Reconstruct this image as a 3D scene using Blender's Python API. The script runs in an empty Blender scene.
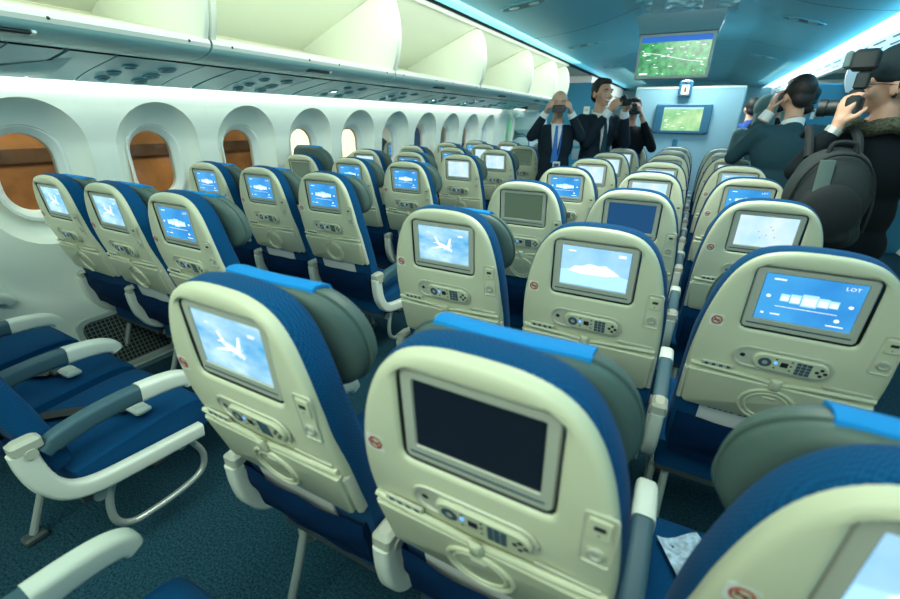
import bpy, bmesh, math, random
from mathutils import Vector, Matrix
random.seed(7)
SC = bpy.context.scene
COL = SC.collection
PI = math.pi

# ------------------------------------------------------------------ camera
YAW, PITCH, ROLL = .4868, .3972, .0137
cam_d = bpy.data.cameras.new('camera')
cam_d.sensor_width = 36.0
cam_d.lens = 429.8 * 36 / 900
cam_d.clip_start = 0.02
cam_d.dof.use_dof = True
cam_d.dof.focus_distance = 2.1
cam_d.dof.aperture_fstop = 2.8
cam = bpy.data.objects.new('camera', cam_d)
COL.objects.link(cam)
fw = Vector((-math.sin(YAW) * math.cos(PITCH), math.cos(YAW) * math.cos(PITCH), -math.sin(PITCH)))
rt = Vector((math.cos(YAW), math.sin(YAW), 0))
up = rt.cross(fw)
r2 = math.cos(ROLL) * rt + math.sin(ROLL) * up
u2 = -math.sin(ROLL) * rt + math.cos(ROLL) * up
m = Matrix((r2, u2, -fw)).transposed().to_4x4()
m.translation = (.8359, .3723, 1.45)
cam.matrix_world = m
SC.camera = cam

# ------------------------------------------------------------------ world, exposure, large lights
SC.view_settings.view_transform = 'Standard'
SC.view_settings.look = 'None'
SC.view_settings.exposure = 0.12
SC.view_settings.gamma = 1.0
SC.view_settings.use_curve_mapping = False
W = bpy.data.worlds.new('world')
SC.world = W
W.use_nodes = True
W.node_tree.nodes['Background'].inputs[0].default_value = (.35, .62, .60, 1)
W.node_tree.nodes['Background'].inputs[1].default_value = .20


def area(name, loc, direction, sx, sy, power, color):
    d = bpy.data.lights.new(name, 'AREA')
    d.shape = 'RECTANGLE'
    d.size, d.size_y = sx, sy
    d.energy = power
    d.color = color
    o = bpy.data.objects.new(name, d)
    COL.objects.link(o)
    o.location = loc
    z = -Vector(direction).normalized()
    y = Vector((0, 1, 0)) if abs(z.y) < .9 else Vector((0, 0, 1))
    x = y.cross(z).normalized()
    y = z.cross(x)
    o.matrix_world = Matrix.Translation(Vector(loc)) @ Matrix((x, y, z)).transposed().to_4x4()
    return o


# cabin ceiling lamps (above and behind the camera), right cove strip, sidewall wash strip, added fills on the left
area('ceiling_lamp_aft', (.65, -.5, 2.25), (0, .25, -1), 1.4, 2.2, 38, (.86, 1, .82))
area('ceiling_lamp_mid', (.65, 2.6, 2.44), (-.1, .15, -1), .8, 1.6, 58, (.90, 1, .88))
area('left_wall_fill', (-.40, -.2, 2.26), (-.25, .2, -1), .5, 2.4, 26, (.82, 1, .84))  # added fill, brightens the left wall and cushions from out of view
area('ceiling_lamp_front', (.65, 7.3, 2.44), (0, 0, -1), .7, 1.6, 72, (.86, .99, 1))
area('left_aisle_wash', (-.95, 4.3, 2.24), (-.9, 0, -.35), .10, 7.6, 22, (.95, 1, .84))
area('right_cove', (2.20, 6.5, 2.22), (-.93, 0, .36), .16, 15, 46, (.15, .70, 1))
area('left_ceiling_fill', (-1.08, 6.5, 2.19), (.34, 0, .94), .04, 15, 7, (.2, .78, 1))  # added uplight to lift the ceiling tone, no lit fixture here
area('sidewall_wash', (-1.935, 3.6, 1.60), (-.32, 0, -1), .05, 7.6, 13, (.88, 1, .90))
area('forward_cabin_lamp_left', (-.35, 11.5, 2.26), (-.45, 0, -1), .5, 4, 60, (1, .97, .82))
area('forward_cabin_lamp_right', (1.7, 11.5, 2.26), (.45, 0, -1), .5, 4, 50, (1, .97, .82))
area('hangar_lamp', (-5.5, 4.0, 5.5), (-.6, 0, -1), 3, 8, 1100, (1, .84, .60))

# ------------------------------------------------------------------ materials
MATS = {}


def mat(name, col, rough=.5, metal=0, spec=.5, emit=None, estr=1, noise=0, nscale=40, bump=0, bscale=200, coat=0, sheen=0):
    if name in MATS:
        return MATS[name]
    ma = bpy.data.materials.new(name)
    ma.use_nodes = True
    nt = ma.node_tree
    b = nt.nodes['Principled BSDF']
    b.inputs['Base Color'].default_value = (*col, 1)
    b.inputs['Roughness'].default_value = rough
    b.inputs['Metallic'].default_value = metal
    b.inputs['Specular IOR Level'].default_value = spec
    b.inputs['Coat Weight'].default_value = coat
    b.inputs['Sheen Weight'].default_value = sheen
    if emit:
        b.inputs['Emission Color'].default_value = (*emit, 1)
        b.inputs['Emission Strength'].default_value = estr
    if noise or bump:
        tc = nt.nodes.new('ShaderNodeTexCoord')
    if noise:
        n = nt.nodes.new('ShaderNodeTexNoise')
        n.inputs['Scale'].default_value = nscale
        n.inputs['Detail'].default_value = 4
        r = nt.nodes.new('ShaderNodeValToRGB')
        r.color_ramp.elements[0].position = .35
        r.color_ramp.elements[1].position = .65
        r.color_ramp.elements[0].color = (*[c * (1 - noise) for c in col], 1)
        r.color_ramp.elements[1].color = (*[min(1, c * (1 + noise)) for c in col], 1)
        nt.links.new(tc.outputs['Object'], n.inputs['Vector'])
        nt.links.new(n.outputs['Fac'], r.inputs['Fac'])
        nt.links.new(r.outputs['Color'], b.inputs['Base Color'])
    if bump:
        n2 = nt.nodes.new('ShaderNodeTexNoise')
        n2.inputs['Scale'].default_value = bscale
        bp_ = nt.nodes.new('ShaderNodeBump')
        bp_.inputs['Strength'].default_value = bump
        bp_.inputs['Distance'].default_value = .004
        nt.links.new(tc.outputs['Object'], n2.inputs['Vector'])
        nt.links.new(n2.outputs['Fac'], bp_.inputs['Height'])
        nt.links.new(bp_.outputs['Normal'], b.inputs['Normal'])
    MATS[name] = ma
    return ma


def weave(name, c1, c2, scale=260):
    """ribbed seat fabric: fine horizontal rows of alternating threads"""
    ma = bpy.data.materials.new(name)
    ma.use_nodes = True
    nt = ma.node_tree
    b = nt.nodes['Principled BSDF']
    b.inputs['Roughness'].default_value = .85
    b.inputs['Specular IOR Level'].default_value = .08
    b.inputs['Sheen Weight'].default_value = .03
    tc = nt.nodes.new('ShaderNodeTexCoord')
    ch = nt.nodes.new('ShaderNodeTexChecker')
    ch.inputs['Scale'].default_value = scale
    ch.inputs['Color1'].default_value = (*c1, 1)
    ch.inputs['Color2'].default_value = (*c2, 1)
    nt.links.new(tc.outputs['Object'], ch.inputs['Vector'])
    nt.links.new(ch.outputs['Color'], b.inputs['Base Color'])
    bu = nt.nodes.new('ShaderNodeBump')
    bu.inputs['Strength'].default_value = .4
    bu.inputs['Distance'].default_value = .002
    nt.links.new(ch.outputs['Fac'], bu.inputs['Height'])
    nt.links.new(bu.outputs['Normal'], b.inputs['Normal'])
    MATS[name] = ma
    return ma


M_SHELL = mat('seat_shell_cream', (.59, .62, .44), .38, spec=.4, bump=.06, bscale=500)
M_SHELL2 = mat('tray_cream', (.58, .61, .43), .42, spec=.4, bump=.06, bscale=500)
M_GREYPL = mat('monitor_grey', (.42, .45, .37), .45, spec=.4)
M_GREY2 = mat('cradle_grey', (.53, .55, .43), .42)
M_BLUE = weave('seat_blue_fabric', (.002, .044, .130), (.003, .083, .215))
M_PILE = mat('seat_blue_plain', (.002, .022, .07), .85, spec=.08, bump=.2, bscale=300)
M_LEATH = mat('headrest_leather', (.075, .125, .110), .5, spec=.4, bump=.15, bscale=90)
M_COVER = mat('cover_bright_blue', (.008, .235, .60), .8, spec=.2, bump=.15, bscale=250)
M_WHITE = mat('arm_white', (.70, .76, .66), .35, spec=.45)
M_PAD = mat('arm_pad_grey', (.045, .11, .14), .55, spec=.4, bump=.1, bscale=300)
M_DARK = mat('dark_plastic', (.012, .02, .022), .45)
M_BTN = mat('button_blue_grey', (.05, .10, .14), .4)
M_STEEL = mat('steel_tube', (.60, .66, .60), .34, metal=.55)
M_FRAME = mat('seat_frame_grey', (.05, .07, .075), .5)
M_RED = mat('sign_red', (.45, .03, .03), .5)
M_PAPER = mat('paper_white', (.72, .76, .72), .6)
M_PRINT = mat('print_navy', (.02, .04, .16), .6)
M_PURPLE = mat('seam_purple', (.09, .01, .20), .8)
M_LED = mat('blue_led', (.02, .1, .5), .4, emit=(.05, .25, 1), estr=3)


def screen_mat(name, c_lo, c_hi, scale, contrast, strength=1.0, stretch=1.0, diag=0):
    ma = bpy.data.materials.new(name)
    ma.use_nodes = True
    nt = ma.node_tree
    b = nt.nodes['Principled BSDF']
    b.inputs['Base Color'].default_value = (.01, .015, .02, 1)
    b.inputs['Roughness'].default_value = .18
    tc = nt.nodes.new('ShaderNodeTexCoord')
    mp = nt.nodes.new('ShaderNodeMapping')
    mp.inputs['Scale'].default_value = (1, 1, stretch)
    mp.inputs['Rotation'].default_value = (0, diag, 0)
    n = nt.nodes.new('ShaderNodeTexNoise')
    n.inputs['Scale'].default_value = scale
    n.inputs['Detail'].default_value = 5
    r = nt.nodes.new('ShaderNodeValToRGB')
    r.color_ramp.elements[0].position = .5 - contrast
    r.color_ramp.elements[1].position = .5 + contrast
    r.color_ramp.elements[0].color = (*c_lo, 1)
    r.color_ramp.elements[1].color = (*c_hi, 1)
    nt.links.new(tc.outputs['Object'], mp.inputs['Vector'])
    nt.links.new(mp.outputs['Vector'], n.inputs['Vector'])
    nt.links.new(n.outputs['Fac'], r.inputs['Fac'])
    nt.links.new(r.outputs['Color'], b.inputs['Emission Color'])
    b.inputs['Emission Strength'].default_value = strength
    MATS[name] = ma
    return ma


S_PLANE = screen_mat('screen_clouds', (.06, .42, .82), (.62, .92, .98), 9, .16, 1.0, 2.2, .5)
S_MENU = screen_mat('screen_menu', (.025, .24, .68), (.08, .46, .90), 7, .25)
S_SKY = screen_mat('screen_sky', (.16, .52, .92), (.50, .82, 1.0), 10, .25)
S_SNOW = screen_mat('screen_snow', (.40, .76, .96), (.86, .97, 1.0), 9, .22)
S_OFF = mat('screen_black', (.010, .016, .028), .3, spec=.3)
S_OLIVE = mat('screen_idle_olive', (.05, .075, .05), .3, emit=(.055, .09, .06), estr=1)
S_NAVY = mat('screen_idle_navy', (.01, .03, .08), .3, emit=(.012, .06, .15), estr=1)
E_WHITE = mat('screen_white', (.3, .3, .3), .5, emit=(.93, 1, 1), estr=1.0)
E_PALE = mat('screen_pale_blue', (.2, .3, .4), .5, emit=(.42, .74, .98), estr=1.0)
E_SHADE = mat('screen_plane_shade', (.2, .3, .4), .5, emit=(.40, .62, .82), estr=1.0)
E_REDDOT = mat('screen_red', (.3, .1, .1), .5, emit=(.65, .12, .10), estr=1.0)
E_DBLUE = mat('screen_deep_blue', (.0, .05, .2), .5, emit=(.015, .12, .50), estr=1.0)


# ------------------------------------------------------------------ mesh helpers
class MB:
    """collects shapes with material slots and links them as one mesh object"""

    def __init__(s):
        s.v, s.f, s.mi, s.mats = [], [], [], []

    def slot(s, ma):
        if ma not in s.mats:
            s.mats.append(ma)
        return s.mats.index(ma)

    def add(s, vs, fs, ma):
        o = len(s.v)
        k = s.slot(ma)
        s.v += [tuple(v) for v in vs]
        for f in fs:
            s.f.append([i + o for i in f])
            s.mi.append(k)

    def loft(s, loops, ma, cap0=False, cap1=False, closed=True):
        n = len(loops[0])
        vs = [p for l in loops for p in l]
        fs = []
        for a in range(len(loops) - 1):
            for i in range(n if closed else n - 1):
                j = (i + 1) % n
                fs.append([a * n + i, a * n + j, (a + 1) * n + j, (a + 1) * n + i])
        if cap0:
            fs.append(list(range(n))[::-1])
        if cap1:
            fs.append([(len(loops) - 1) * n + i for i in range(n)])
        s.add(vs, fs, ma)

    def box(s, c, size, ma, fn=None, bev=0):
        cx, cy, cz = c
        x, y, z = [q / 2 for q in size]
        if bev:
            b = min(bev, x * .98, y * .98, z * .98)
            lo = []
            for zz, ins in ((-z, b), (-z + b, 0), (z - b, 0), (z, b)):
                lo.append([(cx + px, cy + py, cz + zz) for px, py in rrect(2 * (x - ins), 2 * (y - ins), b, 3)])
            if fn:
                lo = [[fn(*p) for p in l] for l in lo]
            s.loft(lo, ma, True, True)
            return
        vs = [(cx + a * x, cy + b * y, cz + d * z) for a in (-1, 1) for b in (-1, 1) for d in (-1, 1)]
        if fn:
            vs = [fn(*p) for p in vs]
        s.add(vs, [[0, 1, 3, 2], [4, 6, 7, 5], [0, 4, 5, 1], [2, 3, 7, 6], [0, 2, 6, 4], [1, 5, 7, 3]], ma)

    def tube(s, pts, r, ma, n=10, caps=True):
        pts = [Vector(p) for p in pts]
        loops = []
        rs = r if isinstance(r, (list, tuple)) else [r] * len(pts)
        t0 = (pts[1] - pts[0]).normalized()
        ref = Vector((0, 0, 1)) if abs(t0.z) < .9 else Vector((1, 0, 0))
        a = t0.cross(ref).normalized()
        for i, p in enumerate(pts):
            if i == 0:
                t = pts[1] - p
            elif i == len(pts) - 1:
                t = p - pts[i - 1]
            else:
                t = (pts[i + 1] - p).normalized() + (p - pts[i - 1]).normalized()
            t.normalize()
            a = (a - t * a.dot(t)).normalized()
            b = t.cross(a)
            loops.append([p + (a * math.cos(q) + b * math.sin(q)) * rs[i] for q in [2 * PI * k / n for k in range(n)]])
        s.loft(loops, ma, caps, caps)

    def disc(s, fn, c, r, ma, n=24, rx=None):
        """flat n-gon through mapping fn(a, b)"""
        rx = rx or r
        s.add([fn(c[0] + rx * math.cos(2 * PI * k / n), c[1] + r * math.sin(2 * PI * k / n)) for k in range(n)], [list(range(n))], ma)

    def ell(s, c, r, ma, nu=20, nv=12, rot=None):
        vs, fs = [], []
        for j in range(nv + 1):
            th = PI * j / nv
            for i in range(nu):
                ph = 2 * PI * i / nu
                p = Vector((r[0] * math.sin(th) * math.cos(ph), r[1] * math.sin(th) * math.sin(ph), r[2] * math.cos(th)))
                if rot is not None:
                    p = rot @ p
                vs.append(p + Vector(c))
        for j in range(nv):
            for i in range(nu):
                k = (i + 1) % nu
                fs.append([j * nu + i, (j + 1) * nu + i, (j + 1) * nu + k, j * nu + k])
        s.add(vs, fs, ma)

    def build(s, name, parent=None, smooth=35, xf=None):
        me = bpy.data.meshes.new(name)
        vs = [xf @ Vector(v) for v in s.v] if xf is not None else s.v
        me.from_pydata([tuple(v) for v in vs], [], s.f)
        for ma in s.mats:
            me.materials.append(ma)
        me.polygons.foreach_set('material_index', s.mi)
        bm = bmesh.new()
        bm.from_mesh(me)
        bmesh.ops.remove_doubles(bm, verts=bm.verts, dist=1e-6)
        bmesh.ops.recalc_face_normals(bm, faces=bm.faces)
        bm.to_mesh(me)
        bm.free()
        if smooth:
            me.polygons.foreach_set('use_smooth', [True] * len(me.polygons))
            me.set_sharp_from_angle(angle=math.radians(smooth))
        me.update()
        o = bpy.data.objects.new(name, me)
        COL.objects.link(o)
        if parent is not None:
            o.parent = parent
        return o


def rrect(w, h, r, n=6, cx=0, cy=0):
    r = min(r, w / 2 * .999, h / 2 * .999)
    out = []
    for sx, sy, a0 in ((1, 1, 0), (-1, 1, PI / 2), (-1, -1, PI), (1, -1, 1.5 * PI)):
        for k in range(n + 1):
            a = a0 + PI / 2 * k / n
            out.append((cx + sx * (w / 2 - r) + r * math.cos(a), cy + sy * (h / 2 - r) + r * math.sin(a)))
    return out


def raycast(poly, c, angs):
    out = []
    n = len(poly)
    for a in angs:
        dx, dy = math.cos(a), math.sin(a)
        best = None
        for i in range(n):
            x1, y1 = poly[i][0] - c[0], poly[i][1] - c[1]
            x2, y2 = poly[(i + 1) % n][0] - c[0], poly[(i + 1) % n][1] - c[1]
            ex, ey = x2 - x1, y2 - y1
            den = dx * ey - dy * ex
            if abs(den) < 1e-12:
                continue
            t = (x1 * ey - y1 * ex) / den
            u = (x1 * dy - y1 * dx) / den
            if t > 0 and -1e-6 <= u <= 1 + 1e-6:
                if best is None or t > best:
                    best = t
        out.append((c[0] + dx * best, c[1] + dy * best))
    return out


def inset(poly, d):
    """move a closed outline inwards by d"""
    n = len(poly)
    ar = sum(poly[i][0] * poly[(i + 1) % n][1] - poly[(i + 1) % n][0] * poly[i][1] for i in range(n))
    sg = 1 if ar > 0 else -1
    out = []
    for i in range(n):
        p0, p1, p2 = poly[i - 1], poly[i], poly[(i + 1) % n]
        nx = ny = 0
        for q0, q1 in ((p0, p1), (p1, p2)):
            ex, ey = q1[0] - q0[0], q1[1] - q0[1]
            L = math.hypot(ex, ey)
            if L > 1e-9:
                nx += -ey / L * sg
                ny += ex / L * sg
        L = math.hypot(nx, ny) or 1
        nx, ny = nx / L, ny / L
        out.append((p1[0] + nx * d, p1[1] + ny * d))
    return out


def smooth_path(pts, n=6):
    P = [Vector(p) for p in pts]
    P = [2 * P[0] - P[1]] + P + [2 * P[-1] - P[-2]]
    out = []
    for i in range(1, len(P) - 2):
        for k in range(n):
            t = k / n
            a, b, c, d = P[i - 1], P[i], P[i + 1], P[i + 2]
            out.append(.5 * ((2 * b) + (c - a) * t + (2 * a - 5 * b + 4 * c - d) * t * t + (3 * b - a - 3 * c + d) * t ** 3))
    out.append(P[-2])
    return out


def empty(name, loc=(0, 0, 0), rz=0):
    o = bpy.data.objects.new(name, None)
    o.empty_display_size = .1
    COL.objects.link(o)
    o.location = loc
    o.rotation_euler = (0, 0, rz)
    return o


def tag(o, label=None, cat=None, group=None, kind=None):
    if label:
        o['label'] = label
    if cat:
        o['category'] = cat
    if group:
        o['group'] = group
    if kind:
        o['kind'] = kind
    return o


def copy_tree(o, parent=None, skip=()):
    c = o.copy()
    COL.objects.link(c)
    c.parent = parent
    for ch in list(o.children):
        if ch.name.split('.')[0] in skip:
            continue
        copy_tree(ch, c, skip)
    return c


def text_mesh(txt, size, fn, mb, ma, align='LEFT'):
    cu = bpy.data.curves.new('t', 'FONT')
    cu.body = txt
    cu.size = size
    cu.align_x = align
    cu.resolution_u = 2
    o = bpy.data.objects.new('t', cu)
    COL.objects.link(o)
    bpy.context.view_layer.update()
    me = bpy.data.meshes.new_from_object(o.evaluated_get(bpy.context.evaluated_depsgraph_get()))
    mb.add([fn(v.co.x, v.co.y) for v in me.vertices], [list(p.vertices) for p in me.polygons], ma)
    bpy.data.objects.remove(o)
    bpy.data.curves.remove(cu)
    bpy.data.meshes.remove(me)


# ================================================================== STRUCTURE
def wall_x(z):
    pts = [(-.1, -1.90), (.05, -1.94), (.3, -2.05), (.6, -2.10), (1.0, -2.10), (1.3, -2.075), (1.5, -2.03), (1.63, -1.975), (1.8, -1.9)]
    for (z0, x0), (z1, x1) in zip(pts, pts[1:]):
        if z <= z1:
            t = (z - z0) / (z1 - z0)
            return x0 + (x1 - x0) * t
    return pts[-1][1]


M_WALL = mat('sidewall_white', (.78, .86, .76), .45, spec=.3, bump=.03, bscale=300)
M_CARPET = mat('carpet_teal', (.015, .058, .085), .95, spec=.1, noise=.55, nscale=130, bump=.5, bscale=260)
M_CEIL = mat('ceiling_blue_wash_tint', (.24, .62, .72), .42, spec=.35)  # white ceiling panels; blue LED wash is painted into the base colour
M_SEAM = mat('ceiling_seam', (.02, .05, .07), .6)

mb = MB()
mb.add([(-2.3, -2.2, 0), (4.0, -2.2, 0), (4.0, 15.2, 0), (-2.3, 15.2, 0)], [[0, 1, 2, 3]], M_CARPET)
tag(mb.build('floor', smooth=0), kind='structure')

# left sidewall: one bay per window, moulded window recess
PITCH_W, ZC = .632, 1.16
wb = MB()
y_bays = [2.02 + PITCH_W * k for k in range(-3, 9)]
NA = 96
rect = [(-PITCH_W / 2, .02), (PITCH_W / 2, .02), (PITCH_W / 2, 1.63), (-PITCH_W / 2, 1.63)]
angs = [2 * PI * k / NA for k in range(NA)] + [math.atan2(q[1] - ZC, q[0]) % (2 * PI) for q in rect]
angs = sorted(angs)
# extra straight subdivisions so the bay follows the wall curve
def bay_loop(w, z0, z1, r):
    return raycast(rrect(w, z1 - z0, r, 12, 0, (z0 + z1) / 2), (0, ZC), angs)
L_rect = raycast(rect, (0, ZC), angs)
specs = [(L_rect, 0), (bay_loop(.612, .46, 1.595, .300), 0), (bay_loop(.602, .468, 1.590, .298), .004),
         (bay_loop(.500, .80, 1.522, .249), .004), (bay_loop(.496, .804, 1.518, .247), .013), (bay_loop(.45, .84, 1.485, .22), .050),
         (bay_loop(.34, .905, 1.42, .165), .088), (bay_loop(.315, .925, 1.40, .150), .095), (bay_loop(.308, .93, 1.395, .148), .105)]
for yc in y_bays:
    loops = []
    # between the rectangle and the first mould line insert a mid loop to follow the curve of the wall
    full = []
    for i, (lp, dep) in enumerate(specs):
        if i:
            prev, pdep = specs[i - 1]
            steps = 6 if i in (1, 3) else 1
            for s_ in range(1, steps):
                t = s_ / steps
                full.append(([(a[0] + (b[0] - a[0]) * t, a[1] + (b[1] - a[1]) * t) for a, b in zip(prev, lp)], pdep + (dep - pdep) * t))
        full.append((lp, dep))
    for lp, dep in full:
        loops.append([(wall_x(z) - dep * (1 if dep > .006 else max(0, min(1, (1.25 - z) / .25))), yc + y, z) for y, z in lp])
    wb.loft(loops, M_WALL)
y_end = y_bays[-1] + PITCH_W / 2
zs = [.02 + i * .115 for i in range(15)]
for ya, yb in ((-2.2, y_bays[0] - PITCH_W / 2),):
    wb.loft([[(wall_x(z), ya, z) for z in zs], [(wall_x(z), yb, z) for z in zs]], M_WALL, closed=False)
tag(wb.build('wall_left', smooth=30), kind='structure')

# windows
M_WFRAME = mat('window_frame_white', (.74, .82, .78), .4)
M_PANE = bpy.data.materials.new('window_pane')
M_PANE.use_nodes = True
nt = M_PANE.node_tree
nt.nodes.clear()
out = nt.nodes.new('ShaderNodeOutputMaterial')
mx = nt.nodes.new('ShaderNodeMixShader')
tr = nt.nodes.new('ShaderNodeBsdfTransparent')
tr.inputs[0].default_value = (.72, .78, .74, 1)
gl = nt.nodes.new('ShaderNodeBsdfGlossy')
gl.inputs['Roughness'].default_value = .03
fr = nt.nodes.new('ShaderNodeFresnel')
fr.inputs['IOR'].default_value = 1.35
nt.links.new(fr.outputs[0], mx.inputs[0])
nt.links.new(tr.outputs[0], mx.inputs[1])
nt.links.new(gl.outputs[0], mx.inputs[2])
nt.links.new(mx.outputs[0], out.inputs[0])


def wloop(w, z0, z1, r, yc, x):
    return [(x, yc + a, b) for a, b in rrect(w, z1 - z0, r, 10, 0, (z0 + z1) / 2)]


for k, yc in enumerate(y_bays):
    w = empty('window_%d' % (k + 1), (0, 0, 0))
    tag(w, kind='structure')
    f = MB()
    f.loft([wloop(.325, .915, 1.41, .156, yc, -2.166), wloop(.318, .92, 1.405, .152, yc, -2.160), wloop(.302, .935, 1.39, .145, yc, -2.162),
            wloop(.262, .962, 1.363, .128, yc, -2.192), wloop(.250, .968, 1.357, .122, yc, -2.20), wloop(.246, .97, 1.355, .12, yc, -2.23)], M_WFRAME)
    f.build('window_frame', w)
    p = MB()
    p.add(wloop(.256, .965, 1.36, .124, yc, -2.207), [list(range(44))], M_PANE)
    p.build('window_pane', w, smooth=0)

# ceiling: vault profile over both aisles, centre panel raised
CX = .655
prof_half = [(0, 2.50), (.50, 2.50), (.585, 2.49), (.66, 2.465), (.80, 2.42), (.95, 2.38), (1.15, 2.34), (1.40, 2.31), (1.62, 2.293), (1.775, 2.285)]
prof = [(CX - d, z) for d, z in prof_half[::-1]] + [(CX + d, z) for d, z in prof_half[1:-2]] + [(CX + 1.45, 2.302)]
cb_ = MB()
ys = [-2.2, .7, 3.2, 5.7, 8.2, 10.7, 13.2, 15.2]
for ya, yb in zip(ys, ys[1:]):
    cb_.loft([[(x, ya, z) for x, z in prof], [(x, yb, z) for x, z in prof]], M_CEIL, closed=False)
    cb_.loft([[(x, ya - .006, z - .003) for x, z in prof], [(x, ya + .006, z - .003) for x, z in prof]], M_SEAM, closed=False)
# returns closing the ceiling down to the bins
cb_.loft([[(-1.12, -2.2, 2.285), (-1.12, -2.2, 2.32), (-1.24, -2.2, 2.32), (-1.24, -2.2, 2.28)], [(-1.12, 15.2, 2.285), (-1.12, 15.2, 2.32), (-1.24, 15.2, 2.32), (-1.24, 15.2, 2.28)]], M_SEAM, closed=False)
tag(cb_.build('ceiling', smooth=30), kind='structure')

# forward end of the cabin
M_END = mat('forward_end_teal', (.16, .38, .46), .6)
eb = MB()
eb.add([(-2.4, 15.2, 0), (4, 15.2, 0), (4, 15.2, 2.6), (-2.4, 15.2, 2.6)], [[0, 1, 2, 3]], M_END)
tag(eb.build('wall_front', smooth=0), kind='structure')
# right sidewall (hidden behind the standing people, keeps the light in)
rb = MB()
rb.loft([[(2 * CX - wall_x(z), -2.2, z) for z in zs], [(2 * CX - wall_x(z), 15.2, z) for z in zs]], M_WALL, closed=False)
tag(rb.build('wall_right', smooth=30), kind='structure')

# sidewall light strip under the service units (a lamp of its own)
M_STRIP = mat('led_strip_white', (.9, .95, .9), .5, emit=(.90, 1, .92), estr=2.2)
sb = MB()
sb.box((-1.962, 3.1, 1.622), (.022, 10.6, .012), M_STRIP)
tag(sb.build('light_strip'), 'long white light strip glowing along the top of the window wall', 'light strip')
M_COVE = mat('cove_white_blue', (.6, .8, .95), .5, emit=(.62, .88, 1), estr=1.5)
sb = MB()
sb.loft([[(2.10, y, 2.300), (2.20, y, 2.322), (2.30, y, 2.315), (2.345, y, 2.282)] for y in (-2.2, 15.2)], M_COVE, closed=False)
tag(sb.build('ceiling_light_strip'), 'wide glowing blue-white light strip between the ceiling and the right-hand bins', 'light strip')

# ================================================================== OVERHEAD BINS, LEFT
M_BINOUT = mat('bin_shell_grey_green', (.46, .76, .72), .4)
M_BININ = mat('bin_inside_cream', (.82, .85, .72), .5)
M_BINLIP = mat('bin_lip_white', (.78, .82, .74), .35)
M_LATCH = mat('bin_latch_dark', (.02, .03, .03), .4)


def left_bin(y0, y1, label):
    t = empty('overhead_bin', (-1.2, (y0 + y1) / 2, 1.69))
    tag(t, label, 'overhead bin', 'open overhead bins along the left wall')
    ox = Matrix.Translation((1.2, -(y0 + y1) / 2, -1.69))
    g = .006
    ya, yb = y0 + g, y1 - g
    m_ = MB()
    outer = [(-2.08, 1.70), (-1.50, 1.697), (-1.40, 1.692), (-1.32, 1.695), (-1.26, 1.706), (-1.222, 1.720), (-1.203, 1.736), (-1.198, 1.752), (-1.203, 1.766)]
    inner = [(-1.218, 1.772), (-2.08, 1.925)]
    pr = outer + inner
    m_.loft([[(x, y, z) for x, z in pr] for y in (ya, yb)], M_BINOUT, True, True)
    m_.build('bucket', t, xf=ox)
    m_ = MB()
    m_.loft([[(x, y, z) for x, z in ((-1.2005, 1.737), (-1.1945, 1.753), (-1.1995, 1.768), (-1.217, 1.7765), (-1.27, 1.786), (-1.27, 1.779), (-1.21, 1.763))] for y in (ya, yb)], M_BINLIP, True, True)
    m_.build('lip', t, xf=ox)
    m_ = MB()
    m_.loft([[(x, y, z) for x, z in ((-1.25, 1.7795), (-2.06, 1.9245), (-2.14, 1.94), (-2.14, 1.960), (-2.06, 1.931), (-1.25, 1.784))] for y in (ya + .02, yb - .02)], M_BININ, True, True)
    m_.build('bin_floor', t, xf=ox)
    m_ = MB()
    m_.loft([[(x, y, z) for x, z in ((-1.25, 2.272), (-1.45, 2.20), (-2.08, 1.94), (-2.08, 1.96), (-1.45, 2.222), (-1.25, 2.295))] for y in (ya, yb)], M_BININ, True, True)
    m_.build('back_panel', t, xf=ox)
    D = [(-1.205, 1.765), (-1.178, 1.83), (-1.160, 1.91), (-1.153, 1.99), (-1.158, 2.07), (-1.175, 2.15), (-1.20, 2.215), (-1.25, 2.275)]
    D = [tuple(p) for p in [(v.x, v.y) for v in smooth_path([(a, b, 0) for a, b in D], 3)]]
    D = D + [(-2.07, 1.955), (-2.07, 1.925)]
    for yc, s_ in ((ya, 1), (yb, -1)):
        m_ = MB()
        th = .026
        Di = inset(D, .004)
        seq = [[(x, yc, z) for x, z in Di], [(x, yc + s_ * .004, z) for x, z in D], [(x, yc + s_ * (th - .004), z) for x, z in D], [(x, yc + s_ * th, z) for x, z in Di]]
        m_.loft(seq, M_BININ, True, True)
        m_.build('side_panel', t, xf=ox, smooth=50)
    m_ = MB()
    yc = (ya + yb) / 2
    m_.box((-1.262, yc, 1.706), (.05, .17, .016), M_LATCH, bev=.007)
    m_.box((-1.252, yc + .09, 1.709), (.03, .016, .016), M_STEEL, bev=.004)
    m_.build('latch', t, xf=ox)
    for yy in (ya + .10, ya + .60, yb - .60, yb - .10):
        m_ = MB()
        m_.ell((-1.196, yy, 1.752), (.004, .006, .006), M_LATCH, 10, 6)
        m_.build('screw', t, xf=ox)
    return t


bins = [(-1.07, .39), (.39, 1.85), (1.85, 3.31), (3.31, 4.82), (4.82, 6.30), (6.30, 7.45), (7.45, 8.2)]
ordw = ['nearest, cut off by the left edge', 'nearest', 'second', 'third', 'fourth', 'fifth', 'sixth']
for (a, b), w_ in list(zip(bins, ordw))[1:]:
    l_ = 'open cream overhead bin, %s from the camera along the window wall' % w_
    if w_ == 'nearest':
        l_ = 'open cream overhead bin at the top left corner, nearest the camera on the window wall'
    if w_ == 'sixth':
        l_ = 'short open cream overhead bin at the far end, right above the bald man'
    left_bin(a, b, l_)
tb = MB()
tb.loft([[(x, y, z) for x, z in ((-1.262, 2.272), (-1.205, 2.262), (-1.185, 2.272), (-1.20, 2.292), (-1.262, 2.296))] for y in (-1.0, 8.2)], M_BINLIP, True, True)
tag(tb.build('trim_1'), kind='structure')

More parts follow.
